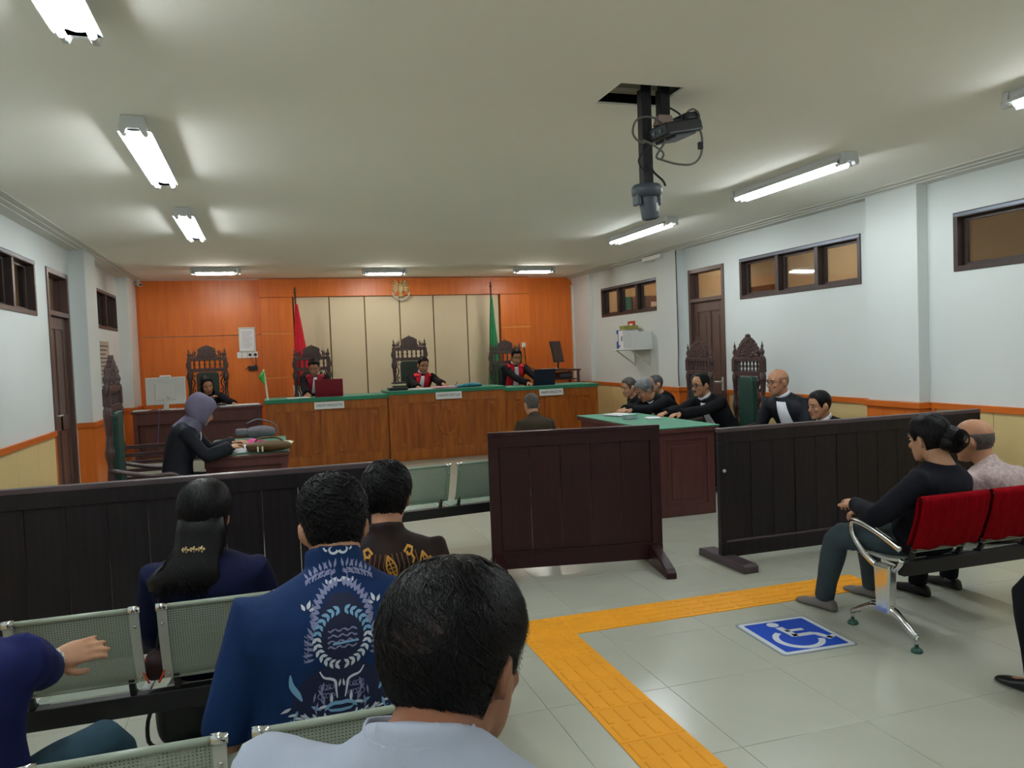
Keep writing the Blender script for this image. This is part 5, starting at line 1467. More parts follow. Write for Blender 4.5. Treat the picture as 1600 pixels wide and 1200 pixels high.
def make_hair(root, T, style, thick, top, m, strands=0, width=.0012, seed=1, wav=.0, scalp=None, length=5, extra=None, band=None, clumps=0, cw=.0032, clift=.006):
    """cap grown from the skull surface, plus separate strands"""
    rnd = random.Random(seed); q = MB(); K = 48; N = 13
    rows = []
    for i in range(N + 1):
        u = i / N; row = []
        for k in range(K):
            th = 2 * pi * k / K; zl = min(hline(style, th), .118)
            p1 = z2phi(zl); p0 = .03 if band is None else min(p1, z2phi(band))
            phi = p1 + (p0 - p1) * u
            tt = (thick + (top - thick) * max(0, cos(phi)) ** .8) * min(1, (.15 + u * 2.2))
            tt *= 1 - .45 * max(0, 1 - abs(abs((th + pi) % (2 * pi) - pi) - 1.57) / .7) * max(0, sin(phi) - .3)
            if band is not None: tt *= min(1, .1 + (1 - u) * 3)
            tt *= 1 + .25 * noise.noise(V((3 * cos(th) + seed, 3 * sin(th), 3 * phi)))
            row.append(T @ hsurf(th, phi, tt)[0])
        rows.append(row)
    n0 = len(q.v)
    for r in rows: q.v.extend(r)
    for i in range(N):
        for k in range(K):
            k2 = (k + 1) % K
            mi = 0
            if scalp:
                th = 2 * pi * (k + .5) / K; 
                phi = (i + .5) / N
                da = ((th - scalp[0] + pi) % (2 * pi) - pi)
                if (da / scalp[2]) ** 2 + ((phi - scalp[1]) / scalp[3]) ** 2 < 1: mi = 1
            q.f.append((n0 + i * K + k, n0 + i * K + k2, n0 + (i + 1) * K + k2, n0 + (i + 1) * K + k)); q.mi.append(mi)
    if band is None:
        c = sum(rows[-1], V()) / K; q.v.append(c); ci = len(q.v) - 1
        for k in range(K): q.f.append((n0 + N * K + k, n0 + N * K + (k + 1) % K, ci)); q.mi.append(0)
    if extra: q.cur = 0; extra(q, T)
    if strands:
        R3 = T.to_3x3()
        for _ in range(strands):
            th = rnd.uniform(0, 2 * pi); zl = min(hline(style, th), .118); p1 = z2phi(zl)
            phi = math.acos(1 - rnd.random() * (1 - cos(min(p1, pi * .93)))) if p1 < pi else rnd.uniform(.05, p1)
            if scalp:
                u = 1 - phi / p1; da = ((th - scalp[0] + pi) % (2 * pi) - pi)
                if (da / (scalp[2] * 1.1)) ** 2 + ((u - scalp[1]) / (scalp[3] * 1.1)) ** 2 < 1 and rnd.random() < .8: continue
            base = (thick + (top - thick) * max(0, cos(phi)) ** .8) * min(1, .15 + (1 - phi / p1) * 2.2)
            drift = rnd.gauss(.0, .05) + .05; pts = []; lift = rnd.uniform(.0, .0035); wph = rnd.uniform(0, 6.28)
            for j in range(length):
                tj = th + drift * j + wav * sin(wph + j * 1.7); pj = min(p1, z2phi(min(hline(style, tj), .118)))
                a, n = hsurf(tj, min(phi + .085 * j, pj + .005), base + .0008 + lift * (j / length) + wav * .03 * sin(wph + j * 2.1))
                pts.append((a, n))
            b0 = len(q.v)
            for j, (a, n) in enumerate(pts):
                d = (pts[min(j + 1, length - 1)][0] - pts[max(j - 1, 0)][0]); sd = d.cross(n)
                if sd.length < 1e-7: sd = V((1, 0, 0))
                sd.normalize(); w = width * (1 - .75 * j / (length - 1))
                q.v.append(T @ (a - sd * w)); q.v.append(T @ (a + sd * w))
            for j in range(length - 1):
                q.f.append((b0 + 2 * j, b0 + 2 * j + 1, b0 + 2 * j + 3, b0 + 2 * j + 2)); q.mi.append(0)
    for _ in range(clumps):
        th = rnd.uniform(0, 2 * pi); zl = min(hline(style, th), .118); p1 = z2phi(zl)
        phi = math.acos(1 - rnd.random() * (1 - cos(min(p1, pi * .8))))
        if phi > p1 - .06: continue
        if scalp:
            u = 1 - phi / p1; da = ((th - scalp[0] + pi) % (2 * pi) - pi)
            if (da / (scalp[2] * 1.1)) ** 2 + ((u - scalp[1]) / (scalp[3] * 1.1)) ** 2 < 1: continue
        side = 1 - .45 * max(0, 1 - abs(abs((th + pi) % (2 * pi) - pi) - 1.57) / .7) * max(0, sin(phi) - .3)
        base = (thick + (top - thick) * max(0, cos(phi)) ** .8) * min(1, .15 + (1 - phi / p1) * 2.2) * side
        drift = rnd.gauss(.0, .06) + .06; wph = rnd.uniform(0, 6.28); lf = rnd.uniform(.2, 1) * clift * min(1, (p1 - phi) * 2); wd = cw * rnd.uniform(.6, 1.3); rings = []
        for j in range(length):
            u = j / (length - 1)
            tj = th + drift * j + wav * sin(wph + j * 1.5); pj = min(p1, z2phi(min(hline(style, tj), .118)))
            a, n = hsurf(tj, min(phi + .10 * j, pj - .01), base - .001 + lf * sin(pi * (.15 + .8 * u)))
            d = hsurf(th + drift * (j + 1) + wav * sin(wph + j * 1.5 + 1.5), min(phi + .10 * (j + 1), p1), base)[0] - a
            sd = d.cross(n)
            sd = sd.normalized() if sd.length > 1e-6 else V((1, 0, 0))
            k_ = wd * (1 - .85 * u)
            rings.append([T @ (a - sd * k_), T @ (a + n * k_ * .8), T @ (a + sd * k_), T @ (a - n * k_ * .8)])
        q.cur = 0; q.loft(rings, True, True)
    ms = [m] + ([scalp[4]] if scalp else [])
    return q.build('hair', ms if len(ms) > 1 else m, root, smooth=True, world=True, fixn=False)

def ribbon(mb, bvh, O, U, W, Nn, pts, widths, off=.002, m=2, dense=1):
    """flat print laid on a surface: a 2D stroke (u along U, v along W) projected along -Nn"""
    P = [V((p[0], p[1], 0)) for p in pts]
    if not isinstance(widths, (list, tuple)): widths = [widths] * len(P)
    widths = fit(widths, len(P))
    if dense > 1:
        Q = []; Wd = []
        for i in range(len(P) - 1):
            for j in range(dense):
                t = j / dense; Q.append(P[i].lerp(P[i + 1], t)); Wd.append(widths[i] * (1 - t) + widths[i + 1] * t)
        Q.append(P[-1]); Wd.append(widths[-1]); P, widths = Q, Wd
    grid = []
    for i in range(len(P)):
        d = (P[min(i + 1, len(P) - 1)] - P[max(i - 1, 0)])
        if d.length < 1e-9: d = V((0, 1, 0))
        d.normalize(); n = V((-d.y, d.x, 0)); row = []
        for j in range(m + 1):
            c = P[i] + n * (widths[i] * (j / m - .5))
            st = O + U * c.x + W * c.y + Nn * .6
            h = bvh.ray_cast(st, -Nn, 1.0)
            row.append(None if h[0] is None else h[0] + Nn * off)
        grid.append(row)
    idx = {}
    def ix(i, j):
        if (i, j) not in idx: idx[(i, j)] = len(mb.v); mb.v.append(grid[i][j])
        return idx[(i, j)]
    for i in range(len(P) - 1):
        for j in range(m):
            c = [(i, j), (i + 1, j), (i + 1, j + 1), (i, j + 1)]
            if any(grid[a][b_] is None for a, b_ in c): continue
            g = [grid[a][b_] for a, b_ in c]
            if max((g[k] - g[(k + 1) % 4]).length for k in range(4)) > .12: continue
            mb.f.append(tuple(ix(a, b_) for a, b_ in c)); mb.mi.append(mb.cur)

def person(label, E, hip, yb, yh=None, pitch=0, roll=0, s=1.0, skin='skin', top='robe', sleeve='long', wide=.0, legs='trouser', shoes='shoe',
           hair=None, hands=(None, None), elbow=None, knees=None, feet=None, floor_z=0.0, shw=.168, girth=1.0, infl=.013, voxel=.012, tvox=.014, fold=.005,
           face=True, glasses=False, moustache=False, curl=.45, neck=1.0, seed=0, collar=None, hdir=None, slump=0.0, nbo=None, shrug=(0, 0), gaze=True, name='person', handn=None):
    E, hip = V(E), V(hip)
    yh = yb if yh is None else yh
    right, fwd = axes(yb); up = V((0, 0, 1))
    T = Matrix.Translation(E) @ Matrix.Rotation(radians(yh), 4, 'Z') @ Matrix.Rotation(radians(-pitch), 4, 'X') @ Matrix.Rotation(radians(roll), 4, 'Y') @ Matrix.Scale(s, 4)
    t = thing(name, label, 'person', (hip.x, hip.y, floor_z))
    nb = T @ V((0, -.05, -.10)) - up * .042 * s - fwd * .015 * s           # base of the neck
    if nbo: nb = V(nbo)
    ctrl = (hip + nb) / 2 - fwd * (.03 + slump) + up * .02
    def spine(u):
        p = hip * (1 - u) ** 2 + ctrl * 2 * u * (1 - u) + nb * u * u
        d = (ctrl - hip) * 2 * (1 - u) + (nb - ctrl) * 2 * u
        return p, d.normalized()
    tors = [(-.14, .125, .085), (-.06, .165, .115), (.06, .172, .122), (.2, .158, .115), (.36, .15, .112), (.52, .158, .117), (.68, .172, .120), (.8, .178, .114), (.88, .172, .10), (.94, .145, .083), (1.0, .092, .066), (1.06, .06, .055)]
    def torso(mb, inf, k=1.0, zmin=-1):
        rings = []
        for u, a, d_ in tors:
            if u < zmin: continue
            p, tg = spine(u); f = (fwd - tg * fwd.dot(tg)).normalized()
            wa = (a * (shw / .168) if u > .6 else a) * girth * s * k + inf; wd = d_ * girth * s * k + inf
            rings.append([p + right * (wa * math.copysign(abs(cos(q)) ** .85, cos(q))) + f * (wd * math.copysign(abs(sin(q)) ** .9, sin(q))) for q in [2 * pi * j / 26 for j in range(26)]])
        mb.loft(rings)
    sp, stg = spine(.93)
    arms = []
    for i, sx in enumerate((-1, 1)):
        sh = nb + right * (sx * shw * s) - stg * (.062 * s) + up * shrug[i]
        tgt = hands[i]
        if tgt is None:
            tgt = hip + fwd * .22 + right * (sx * .12) + up * .08
        tgt = V(tgt)
        hint = V(elbow[i]) if elbow and elbow[i] is not None else (right * (sx * .55) - up * .8 - fwd * .35)
        el = ik(sh, tgt, .285 * s, .245 * s, hint)
        arms.append((sh, el, tgt))
    hj = [hip + right * (sx * .085 * s) - up * .01 for sx in (-1, 1)]
    kn = []; an = []
    for i, sx in enumerate((-1, 1)):
        k = V(knees[i]) if knees and knees[i] is not None else hj[i] + fwd * .41 * s + right * (sx * .05) - up * .01
        a = V(feet[i]) + up * .085 if feet and feet[i] is not None else V((k.x, k.y, floor_z + .085)) + fwd * .03
        kn.append(k); an.append(a)
    g = girth ** .6 * s
    def arm(mb, i, inf0, inf1, k=1.0, u1=1.0):
        sh, el, wr = arms[i]
        inn = sh - right * ((-1, 1)[i] * .06 * s) - stg * .02 * s
        pts = [inn, sh, sh.lerp(el, .45), sh.lerp(el, .85), el.lerp(wr, .06), el.lerp(wr, .45), el.lerp(wr, .85), wr]
        rad = [.052, .054, .049, .043, .042, .039, .030, .028]
        n = 8 if u1 >= 1 else (4 if u1 <= .5 else 5)
        r = [rad[j] * g * k + inf0 + (inf1 - inf0) * max(0, (j - 3) / 4) for j in range(8)]
        mb.tube(pts[:n], r[:n], 12, round_ends=(u1 >= 1 and inf1 < .02))
    def leg(mb, i, inf0, inf1, k=1.0):
        a, b_, c = hj[i], kn[i], an[i]
        pts = [a - (b_ - a).normalized() * .03, a.lerp(b_, .2), a.lerp(b_, .6), a.lerp(b_, .95), b_.lerp(c, .08) , b_.lerp(c, .35), b_.lerp(c, .75), c - up * .02]
        rad = [.085, .084, .072, .058, .054, .053, .040, .036]
        mb.tube(pts, [rad[j] * g * k + inf0 + (inf1 - inf0) * j / 7 for j in range(8)], 14)
    # --- body: one continuous skin surface
    mb = MB(); piece_head(mb, T)
    sc = lambda p: T @ V(p)
    mb.tube([nb - stg * .05 * s, nb + stg * .01, (nb + sc((0, -.03, -.07))) / 2, sc((0, -.025, -.06)), sc((0, -.015, -.02))], [(.07 * s * neck, .062 * s * neck), .062 * s * neck, .058 * s * neck, .060 * s * neck, .055 * s], 14)
    torso(mb, 0, .86)
    for i, sx in enumerate((-1, 1)):
        arm(mb, i, 0, 0, 1.0 if sleeve != 'long' else .9)
        sh, el, wr = arms[i]; d = (wr - el).normalized()
        if hdir and hdir[i] is not None: d = V(hdir[i]).normalized()
        nrm = V(handn[i]) if handn and handn[i] is not None else up
        if abs(nrm.normalized().dot(d)) > .95: nrm = fwd
        piece_hand(mb, wr, d, nrm, -1 if sx < 0 else 1, s, curl)
        leg(mb, i, 0, 0, .85)
        a = an[i]; fd = (V(feet[i]) + up * .085 - kn[i]) if False else fwd
        mb.tube([a, a - up * .04, a - up * .055 + fd * .06, a - up * .06 + fd * .12], [.035 * s, .033 * s, .03 * s, .022 * s], 8)
    body = mesh_child(remesh(mb, voxel, 1), 'body', skin, t)
    # --- clothing
    mb = MB(); torso(mb, infl, 1.0, -.2)
    for i in (0, 1):
        arm(mb, i, infl * .9, infl * .9 + wide, 1.0, 1.0 if sleeve == 'long' else .62 if sleeve == 'elbow' else .5)
    if collar: mb.tube([nb - stg * .03, nb + stg * .025 * collar, nb + stg * .05 * collar + fwd * .01], [.075 * s * neck, .068 * s * neck, .066 * s * neck], 16)
    tm = remesh(mb, tvox, 2, fold, seed=seed * 3.1)
    bv = BVHTree.FromPolygons([v.co.copy() for v in tm.vertices], [tuple(p.vertices) for p in tm.polygons])
    tn = {'robe': 'robe', 'robe_blue': 'robe'}.get(top, 'shirt')
    topo = mesh_child(tm, tn, top, t)
    mb = MB()
    rings = []
    for u, a, d_ in tors[:4]:
        p, tg = spine(u); f = (fwd - tg * fwd.dot(tg)).normalized()
        rings.append([p + right * ((a * girth * s + .006) * cos(q)) + f * ((d_ * girth * s + .006) * sin(q)) for q in [2 * pi * j / 20 for j in range(20)]])
    mb.loft(rings)
    for i in (0, 1): leg(mb, i, .010, .018)
    mesh_child(remesh(mb, tvox, 2, fold * .8, seed=seed + 5), 'trousers', legs, t)
    for i in (0, 1):
        a = an[i] - up * .085
        q = MB(); rings = []
        for u, w, h in ((-.075, .02, .03), (-.06, .034, .06), (-.02, .037, .075), (.04, .036, .062), (.10, .043, .045), (.15, .040, .036), (.185, .024, .024), (.195, .008, .012)):
            c = a + fwd * (u * s)
            rings.append([c + right * (w * s * math.copysign(abs(cos(b_)) ** .8, cos(b_))) + up * (max(.0008, h * s * (.5 + .5 * sin(b_)))) for b_ in [2 * pi * j / 14 for j in range(14)]])
        q.loft(rings); q.build('shoe', shoes, t, smooth=True, world=True)
    # --- torso-only surface for the bands worn on the chest
    mb = MB(); torso(mb, infl + .004, 1.0, -.2)
    tb = BVHTree.FromPolygons([v.copy() for v in mb.v], mb.f)
    # --- face
    if face:
        for sx in (-1, 1):
            if gaze:
                q = MB(); q.ell((0, 0, 0), (.0115, .008, .005), 10, 6, T @ Matrix.Translation((sx * .032, .0825, .0))); eo = q.build('eye', 'eye', t, smooth=True, world=True)
                q = MB(); q.ell((0, 0, 0), (.0058, .004, .0058), 8, 5, T @ Matrix.Translation((sx * .032, .0880, -.0002))); q.build('iris', 'iris', eo, smooth=True, world=True)
            q = MB(); q.tube([T @ V(p) for p in ((sx * .014, .0955, .0225), (sx * .032, .097, .0275), (sx * .052, .084, .022))], [.003 * s, .0042 * s, .002 * s], 6); q.build('eyebrow', 'hair', t, smooth=True, world=True)
        q = MB(); q.ell((0, 0, 0), (.023, .006, .0065), 10, 6, T @ Matrix.Translation((0, .0975, -.066))); q.build('mouth', 'lips', t, smooth=True, world=True)
    if moustache:
        q = MB(); q.tube([T @ V(p) for p in ((-.026, .092, -.058), (-.012, .1, -.051), (0, .1015, -.0495), (.012, .1, -.051), (.026, .092, -.058))], [.003 * s, .0055 * s, .005 * s, .0055 * s, .003 * s], 6); q.build('moustache', 'hair', t, smooth=True, world=True)
    if glasses:
        q = MB()
        for sx in (-1, 1):
            q.tube([T @ V((sx * .032 + .024 * cos(a), .104 - .004 * abs(cos(a)), .0 + .018 * sin(a))) for a in [2 * pi * k / 16 for k in range(17)]], .002 * s, 5)
            q.tube([T @ V(p) for p in ((sx * .056, .1, .004), (sx * .074, .07, .006), (sx * .080, .0, .002))], .002 * s, 5)
        q.tube([T @ V((-.009, .105, .004)), T @ V((.009, .105, .004))], .002 * s, 5)
        q.build('glasses', 'plastic_black', t, smooth=True, world=True)
    if hair: hair(t, T)
    return dict(root=t, T=T, nb=nb, right=right, fwd=fwd, up=stg, top=bv, torso=tb, arms=arms, hip=hip, s=s, topo=topo, spine=spine)

def chest_plane(P, back=False):
    """origin at the neck base, v pointing down along the front (or back) of the torso"""
    p0, _ = P['spine'](1.0); p1, _ = P['spine'](.25)
    d = (p1 - p0).normalized(); N = (P['fwd'] - d * P['fwd'].dot(d)).normalized()
    if back: N = -N
    return p0, P['right'], d, N

def jabot(P, length=.30, w0=.05, w1=.085, shift=0.0, m='jabot', off=.010):
    O, U, W, N = chest_plane(P)
    q = MB(); ribbon(q, P['torso'], O, U, W, N, [(shift * k / 8, .015 + length * k / 8) for k in range(9)], [w0 + (w1 - w0) * k / 8 for k in range(9)], off, 4)
    o = q.build('jabot', m, P['root'], smooth=True, world=True)
    sm = o.modifiers.new('thick', 'SOLIDIFY'); sm.thickness = .006; sm.offset = 1
    # white neck band
    nb, st = P['nb'], P['up']; s = P['s']
    q = MB(); q.tube([nb + st * .012, nb + st * .045], [.066 * s, .064 * s], 18, cap=False); o = q.build('neck_band', m, P['root'], smooth=True, world=True)
    sm = o.modifiers.new('thick', 'SOLIDIFY'); sm.thickness = .006; sm.offset = 1
def red_band(P, m):
    O, U, W, N = chest_plane(P)
    for sx in (-1, 1):
        q = MB()
        ribbon(q, P['torso'], O, U, W, N, [(sx * .085, -.05 + .52 * k / 16) for k in range(17)], [.115] * 2 + [.12] * 15, .006, 6)
        ribbon(q, P['torso'], O, U, W, -N, [(sx * .085, -.05 + .4 * k / 12) for k in range(13)], [.12] * 13, .006, 6)
        o = q.build('robe_band', m, P['root'], smooth=True, world=True)
        sm = o.modifiers.new('thick', 'SOLIDIFY'); sm.thickness = .005; sm.offset = 1
        q = MB(); nb = P['nb']; st = P['up']
        # the band runs over the shoulder
        pts = [nb + P['right'] * (sx * .09) + P['fwd'] * .1 - st * .055, nb + P['right'] * (sx * .088) + P['fwd'] * .05 - st * .018, nb + P['right'] * (sx * .088) - st * .008, nb + P['right'] * (sx * .09) - P['fwd'] * .06 - st * .03, nb + P['right'] * (sx * .09) - P['fwd'] * .09 - st * .07]
        q.tube(smooth_path(pts, 4), (.016, .056), 10, hint=P['right'])
        q.build('shoulder_band', m, P['root'], smooth=True, world=True)
# ------------------------------------------------------------------ the people in the photograph
def h_short(thick=.009, top=.018, m='hair', **k): return lambda t, T: make_hair(t, T, k.pop('style', 'short') if 'style' in k else 'short', thick, top, m, **{a: b_ for a, b_ in k.items() if a != 'style'})
def h_style(style, thick, top, m, **k): return lambda t, T: make_hair(t, T, style, thick, top, m, **k)

# judges (behind the bench, facing the room)
P = person('judge in a dark red banded robe, head bowed over the red laptop', (.705, 12.72, 1.475), (.66, 12.95, .80), 180, 172, 24, 0, 1.06, 'skin', 'robe', hair=h_style('short', .012, .022, 'hair'), hands=((.85, 12.24, 1.075), (.56, 12.2, 1.08)), floor_z=D, wide=.02, voxel=.0095, curl=.7)
red_band(P, 'judge_maroon'); jabot(P, .26, .05, .08)
P = person('judge with a bright red band in the middle, reading papers', (2.445, 12.72, 1.435), (2.33, 12.93, .76), 180, 184, 12, 0, 1.06, 'skin', 'robe', hair=h_style('short', .010, .020, 'hair'), hands=((2.66, 12.25, 1.13), (2.25, 12.22, 1.10)), floor_z=D, wide=.02, voxel=.0095, seed=2)
red_band(P, 'judge_red'); jabot(P, .32, .05, .10)
P = person('judge with a red band beside the green flag, at the navy laptop', (4.05, 12.72, 1.51), (4.0, 12.95, .80), 180, 176, 18, 0, 1.06, 'skin', 'robe', hair=h_style('short', .014, .026, 'hair', wav=.1), hands=((4.35, 12.28, 1.08), (4.06, 12.16, 1.08)), floor_z=D, wide=.02, voxel=.0095, seed=3)
red_band(P, 'judge_red'); jabot(P, .34, .06, .09, -.02)

# secretary
def woman_hair(q, T):
    for sx in (-1, 1):
        rings = []
        for i in range(9):
            u = i / 8; c = V((sx * (.068 + .01 * u), -.02 - .01 * u, .03 - .26 * u))
            rings.append([T @ (c + V((.022 * cos(a) * (1 - .5 * u), .05 * sin(a) * (1 - .4 * u), 0))) for a in [2 * pi * k / 10 for k in range(10)]])
        q.loft(rings)
person('secretary with long dark hair in a black robe, leaning on her desk', (-.885, 12.62, 1.27), (-.90, 12.92, .77), 178, 200, 18, 14, 1.08, 'skin_light', 'robe', hair=h_style('woman', .014, .02, 'hair_brown', extra=woman_hair), hands=((-.50, 12.22, .99), (-.84, 12.40, 1.05)), floor_z=D, wide=.02, voxel=.0095, seed=4)

# prosecutor in the hijab
def hijab(t, T):
    q = MB(); K = 40; N = 16; rows = []
    for i in range(N + 1):
        u = i / N; row = []
        for k in range(K):
            th = 2 * pi * k / K; a = abs((th + pi) % (2 * pi) - pi)
            zl = .062 if a < .55 else (.062 - (a - .55) / .5 * .20 if a < 1.05 else -.138)
            p1 = z2phi(zl); phi = p1 + (.03 - p1) * u
            off = .020 + .028 * max(0, cos(th - pi)) * (1 if phi > .6 else phi / .6) + .003 * noise.noise(V((4 * cos(th), 4 * sin(th), 4 * phi)))
            row.append(T @ hsurf(th, phi, off)[0])
        rows.append(row)
    q.loft(rows, True, False); c = len(q.v); q.v.append(sum(rows[-1], V()) / K); n0 = N * K
    for k in range(K): q.f.append((n0 + k, n0 + (k + 1) % K, c)); q.mi.append(0)
    rings = []
    for i in range(8):
        u = i / 7
        rings.append([T @ V(((.082 + .05 * u) * sin(a) * (1 + .06 * sin(5 * a)), -.02 - .035 * u + (.085 + .035 * u) * cos(a), -.085 - .14 * u)) for a in [2 * pi * k / 28 for k in range(28)]])
    q.loft(rings, True, False)
    o = q.build('hijab', 'hijab', t, smooth=True, world=True, fixn=False)
    sm = o.modifiers.new('thick', 'SOLIDIFY'); sm.thickness = .005; sm.offset = 1
P = person('woman in a grey violet hijab and black robe, reading a file', (-.575, 7.45, 1.18), (-.80, 7.45, .555), -90, -88, 26, 0, .98, 'skin_light', 'robe_blue', hair=hijab, hands=((-.33, 7.58, .86), (-.36, 7.42, .84)), wide=.03, voxel=.008, legs='robe', seed=5, slump=.04, curl=.6)
jabot(P, .26, .05, .07)
for i in (0, 1):
    sh, el, wr = P['arms'][i]; d = (wr - el).normalized()
    q = MB(); q.tube([wr - d * .045, wr - d * .005], [.052, .055], 16, cap=False); o = q.build('cuff', 'jabot', P['root'], smooth=True, world=True)
    sm = o.modifiers.new('thick', 'SOLIDIFY'); sm.thickness = .006; sm.offset = 0

# witness seen from behind
person('man in a dark olive shirt seen from behind before the judges', (2.87, 8.5, .985), (2.90, 8.44, .50), 4, 2, 4, 0, 1.04, 'skin', 'olive', 'long', hair=h_style('short', .005, .009, 'hair_fringe'), collar=1, voxel=.012, face=False, legs='trouser', seed=6, shw=.165)
plain_chair('wooden chair under the man in the olive shirt', (2.90, 8.44, 0), 4)

# lawyers
P = person('grey haired lawyer bending over the green table', (4.33, 8.53, 1.075), (4.86, 8.70, .56), 95, 92, 28, 0, 1.04, 'skin', 'robe', hair=h_style('short', .016, .024, 'hair_grey', strands=700, width=.002), hands=((3.99, 8.22, .872), (3.99, 8.40, .872)), wide=.02, voxel=.0085, seed=7, moustache=True, slump=.05)
jabot(P, .22, .05, .07)
P = person('lawyer with glasses and moustache resting both arms on the table', (4.60, 7.70, 1.15), (4.93, 7.68, .56), 112, 102, 4, 0, 1.04, 'skin', 'robe', hair=h_style('recede', .010, .016, 'hair'), hands=((4.16, 7.40, .872), (4.10, 7.60, .872)), wide=.02, voxel=.0085, seed=8, glasses=True, moustache=True)
jabot(P, .28, .06, .11, .03)
P = person('bald lawyer with glasses and a long white jabot, on the right', (4.85, 6.66, 1.198), (5.11, 6.60, .57), 120, 92, 2, 0, 1.08, 'skin', 'robe_blue', hair=h_style('fringe', .003, .004, 'stubble', band=.045), hands=((4.72, 6.36, .66), (4.66, 6.68, .66)), wide=.02, voxel=.009, seed=9, glasses=True, girth=1.12)
jabot(P, .46, .09, .17, .03)
plain_chair('wooden chair under the bald lawyer', (5.12, 6.60, 0), 108)
P = person('young lawyer with short black hair, lowest and rightmost at the barrier', (4.80, 5.99, 1.003), (5.06, 5.93, .50), 112, 88, 6, 0, 1.0, 'skin', 'robe', hair=h_style('short', .012, .022, 'hair'), wide=.02, voxel=.0095, seed=10)
jabot(P, .25, .05, .09)
plain_chair('wooden chair under the young lawyer', (5.08, 5.92, 0), 108)
P = person('man with short hair behind the grey haired lawyer, at the table end', (4.43, 9.17, 1.085), (4.82, 9.22, .55), 92, 98, 12, 0, 1.0, 'skin_light', 'robe', hair=h_style('short', .007, .014, 'hair_fringe'), wide=.02, voxel=.0095, seed=11)
plain_chair('wooden chair under the man at the far table end', (4.84, 9.22, 0), 92)
person('man with close cropped hair half hidden behind the grey haired lawyer', (4.93, 9.40, 1.095), (5.2, 9.62, .56), 92, 88, 6, 0, 1.0, 'skin_light', 'robe', hair=h_style('recede', .005, .008, 'hair_mid'), wide=.02, voxel=.012, seed=12)
plain_chair('wooden chair under the man half hidden at the back', (5.22, 9.62, 0), 92)

# audience: nearest man
def scalp_args(): return (pi * 1.02, .52, .40, .15, 'scalp')
P = person('nearest man from behind with thinning black hair and pale grey shirt', (.235, 1.075, 1.165), (.19, .98, .53), -30, -44, 12, -4, 1.07, 'skin_dark', 'grey_shirt', 'short', hair=h_style('short', .014, .017, 'hair', strands=9000, width=.0007, wav=.05, scalp=scalp_args(), length=6, clumps=900, cw=.0016, clift=.005), voxel=.008, tvox=.011, face=True, legs='trouser', seed=13, fold=.006, neck=1.05, shw=.188, girth=1.06, collar=.9, nbo=(.165, .985, 1.072), shrug=(.035, -.06))
nb, st = P['nb'], P['up']
q = MB(); K = 30; rows = []
for i in range(5):
    u = i / 4; rows.append([nb + P['right'] * ((.072 + .016 * u) * cos(a)) + P['fwd'] * ((.070 + .012 * u) * sin(a)) + st * (.055 - .05 * u - .025 * max(0, sin(a)) * (1 + u)) for a in [2 * pi * k / K for k in range(K)]])
q.loft(rows, True, False); o = q.build('collar', 'grey_shirt', P['root'], smooth=True, world=True); sm = o.modifiers.new('thick', 'SOLIDIFY'); sm.thickness = .004
O, U, W, N = chest_plane(P, True)
q = MB(); ribbon(q, P['top'], O, U, W, N, [(-.112, -.07 + .45 * k / 12) for k in range(13)], .045, .004, 3)
q.build('bag_strap', 'strap', P['root'], smooth=True, world=True)

# audience: man in the blue patterned shirt
P = person('man in a deep blue shirt with a pale ornament on its back', (.155, 2.24, 1.13), (.115, 2.12, .525), 2, 0, 12, 0, 1.06, 'skin', 'blue_shirt', 'elbow', hair=h_style('short', .008, .020, 'hair', strands=4200, width=.0012, wav=.16, length=5, clumps=1100, cw=.0034, clift=.008), voxel=.010, tvox=.011, face=False, legs='trouser', seed=14, girth=1.16, shw=.19, fold=.006, collar=1.5, neck=1.12,
           nbo=(.148, 2.165, .998), hands=((-.10, 2.33, .545), (.42, 2.38, .56)), elbow=((-.35, -.5, -.7), (.6, -.4, -.6)), infl=.016)
O, U, W, N = chest_plane(P, True)
O = O - W * .062
U, W = U * .80, W * .79
def mirror(mb, pts, w, **k):
    for sx in (-1, 1): ribbon(mb, P['top'], O, U * sx, W, N, pts, w, **k)
def leaf(mb, c, ang, L, w, off=.0022):
    d = (cos(ang), sin(ang)); n = 5
    mirror(mb, [(c[0] + d[0] * L * k / (n - 1), c[1] + d[1] * L * k / (n - 1)) for k in range(n)], [w * .15, w * .9, w, w * .6, w * .08], off=off)
def curl2(mb, c, r, a0, a1, w, off=.0022, n=10):
    mirror(mb, [(c[0] + r * (1 - .5 * k / n) * cos(a0 + (a1 - a0) * k / n), c[1] + r * (1 - .5 * k / n) * sin(a0 + (a1 - a0) * k / n)) for k in range(n + 1)], [w * (1 - .5 * k / n) for k in range(n + 1)], off=off)
lav, wht, blu, drk = MB(), MB(), MB(), MB()
# dark field behind the wreath
ribbon(drk, P['top'], O, U, W, N, [(0, .10 + .20 * k / 10) for k in range(11)], [.06, .10, .125, .135, .14, .14, .14, .135, .12, .09, .05], off=.0012, m=6)
ribbon(drk, P['top'], O, U, W, N, [(0, .30 + .22 * k / 10) for k in range(11)], [.05, .16, .22, .26, .28, .29, .30, .30, .30, .28, .22], off=.0012, m=8)
# collar horn motif
curl2(wht, (.018, -.035), .017, radians(160), radians(-70), .009)
curl2(wht, (.034, -.045), .016, radians(80), radians(-130), .006)
# shoulder ornament
rnd = random.Random(4)
for k in range(9):
    x = .014 + .0105 * k; y = .012 + .0012 * k * k * .35
    leaf(lav, (x, y + .012), radians(-100 + 24 * (k % 3)), .030 - .0016 * k, .008)
    leaf(lav, (x, y + .015), radians(60 - 30 * (k % 2)), .028 - .0012 * k, .007)
    curl2(lav, (x + .004, y + .022), .009, radians(20 * k), radians(20 * k + 250), .0035)
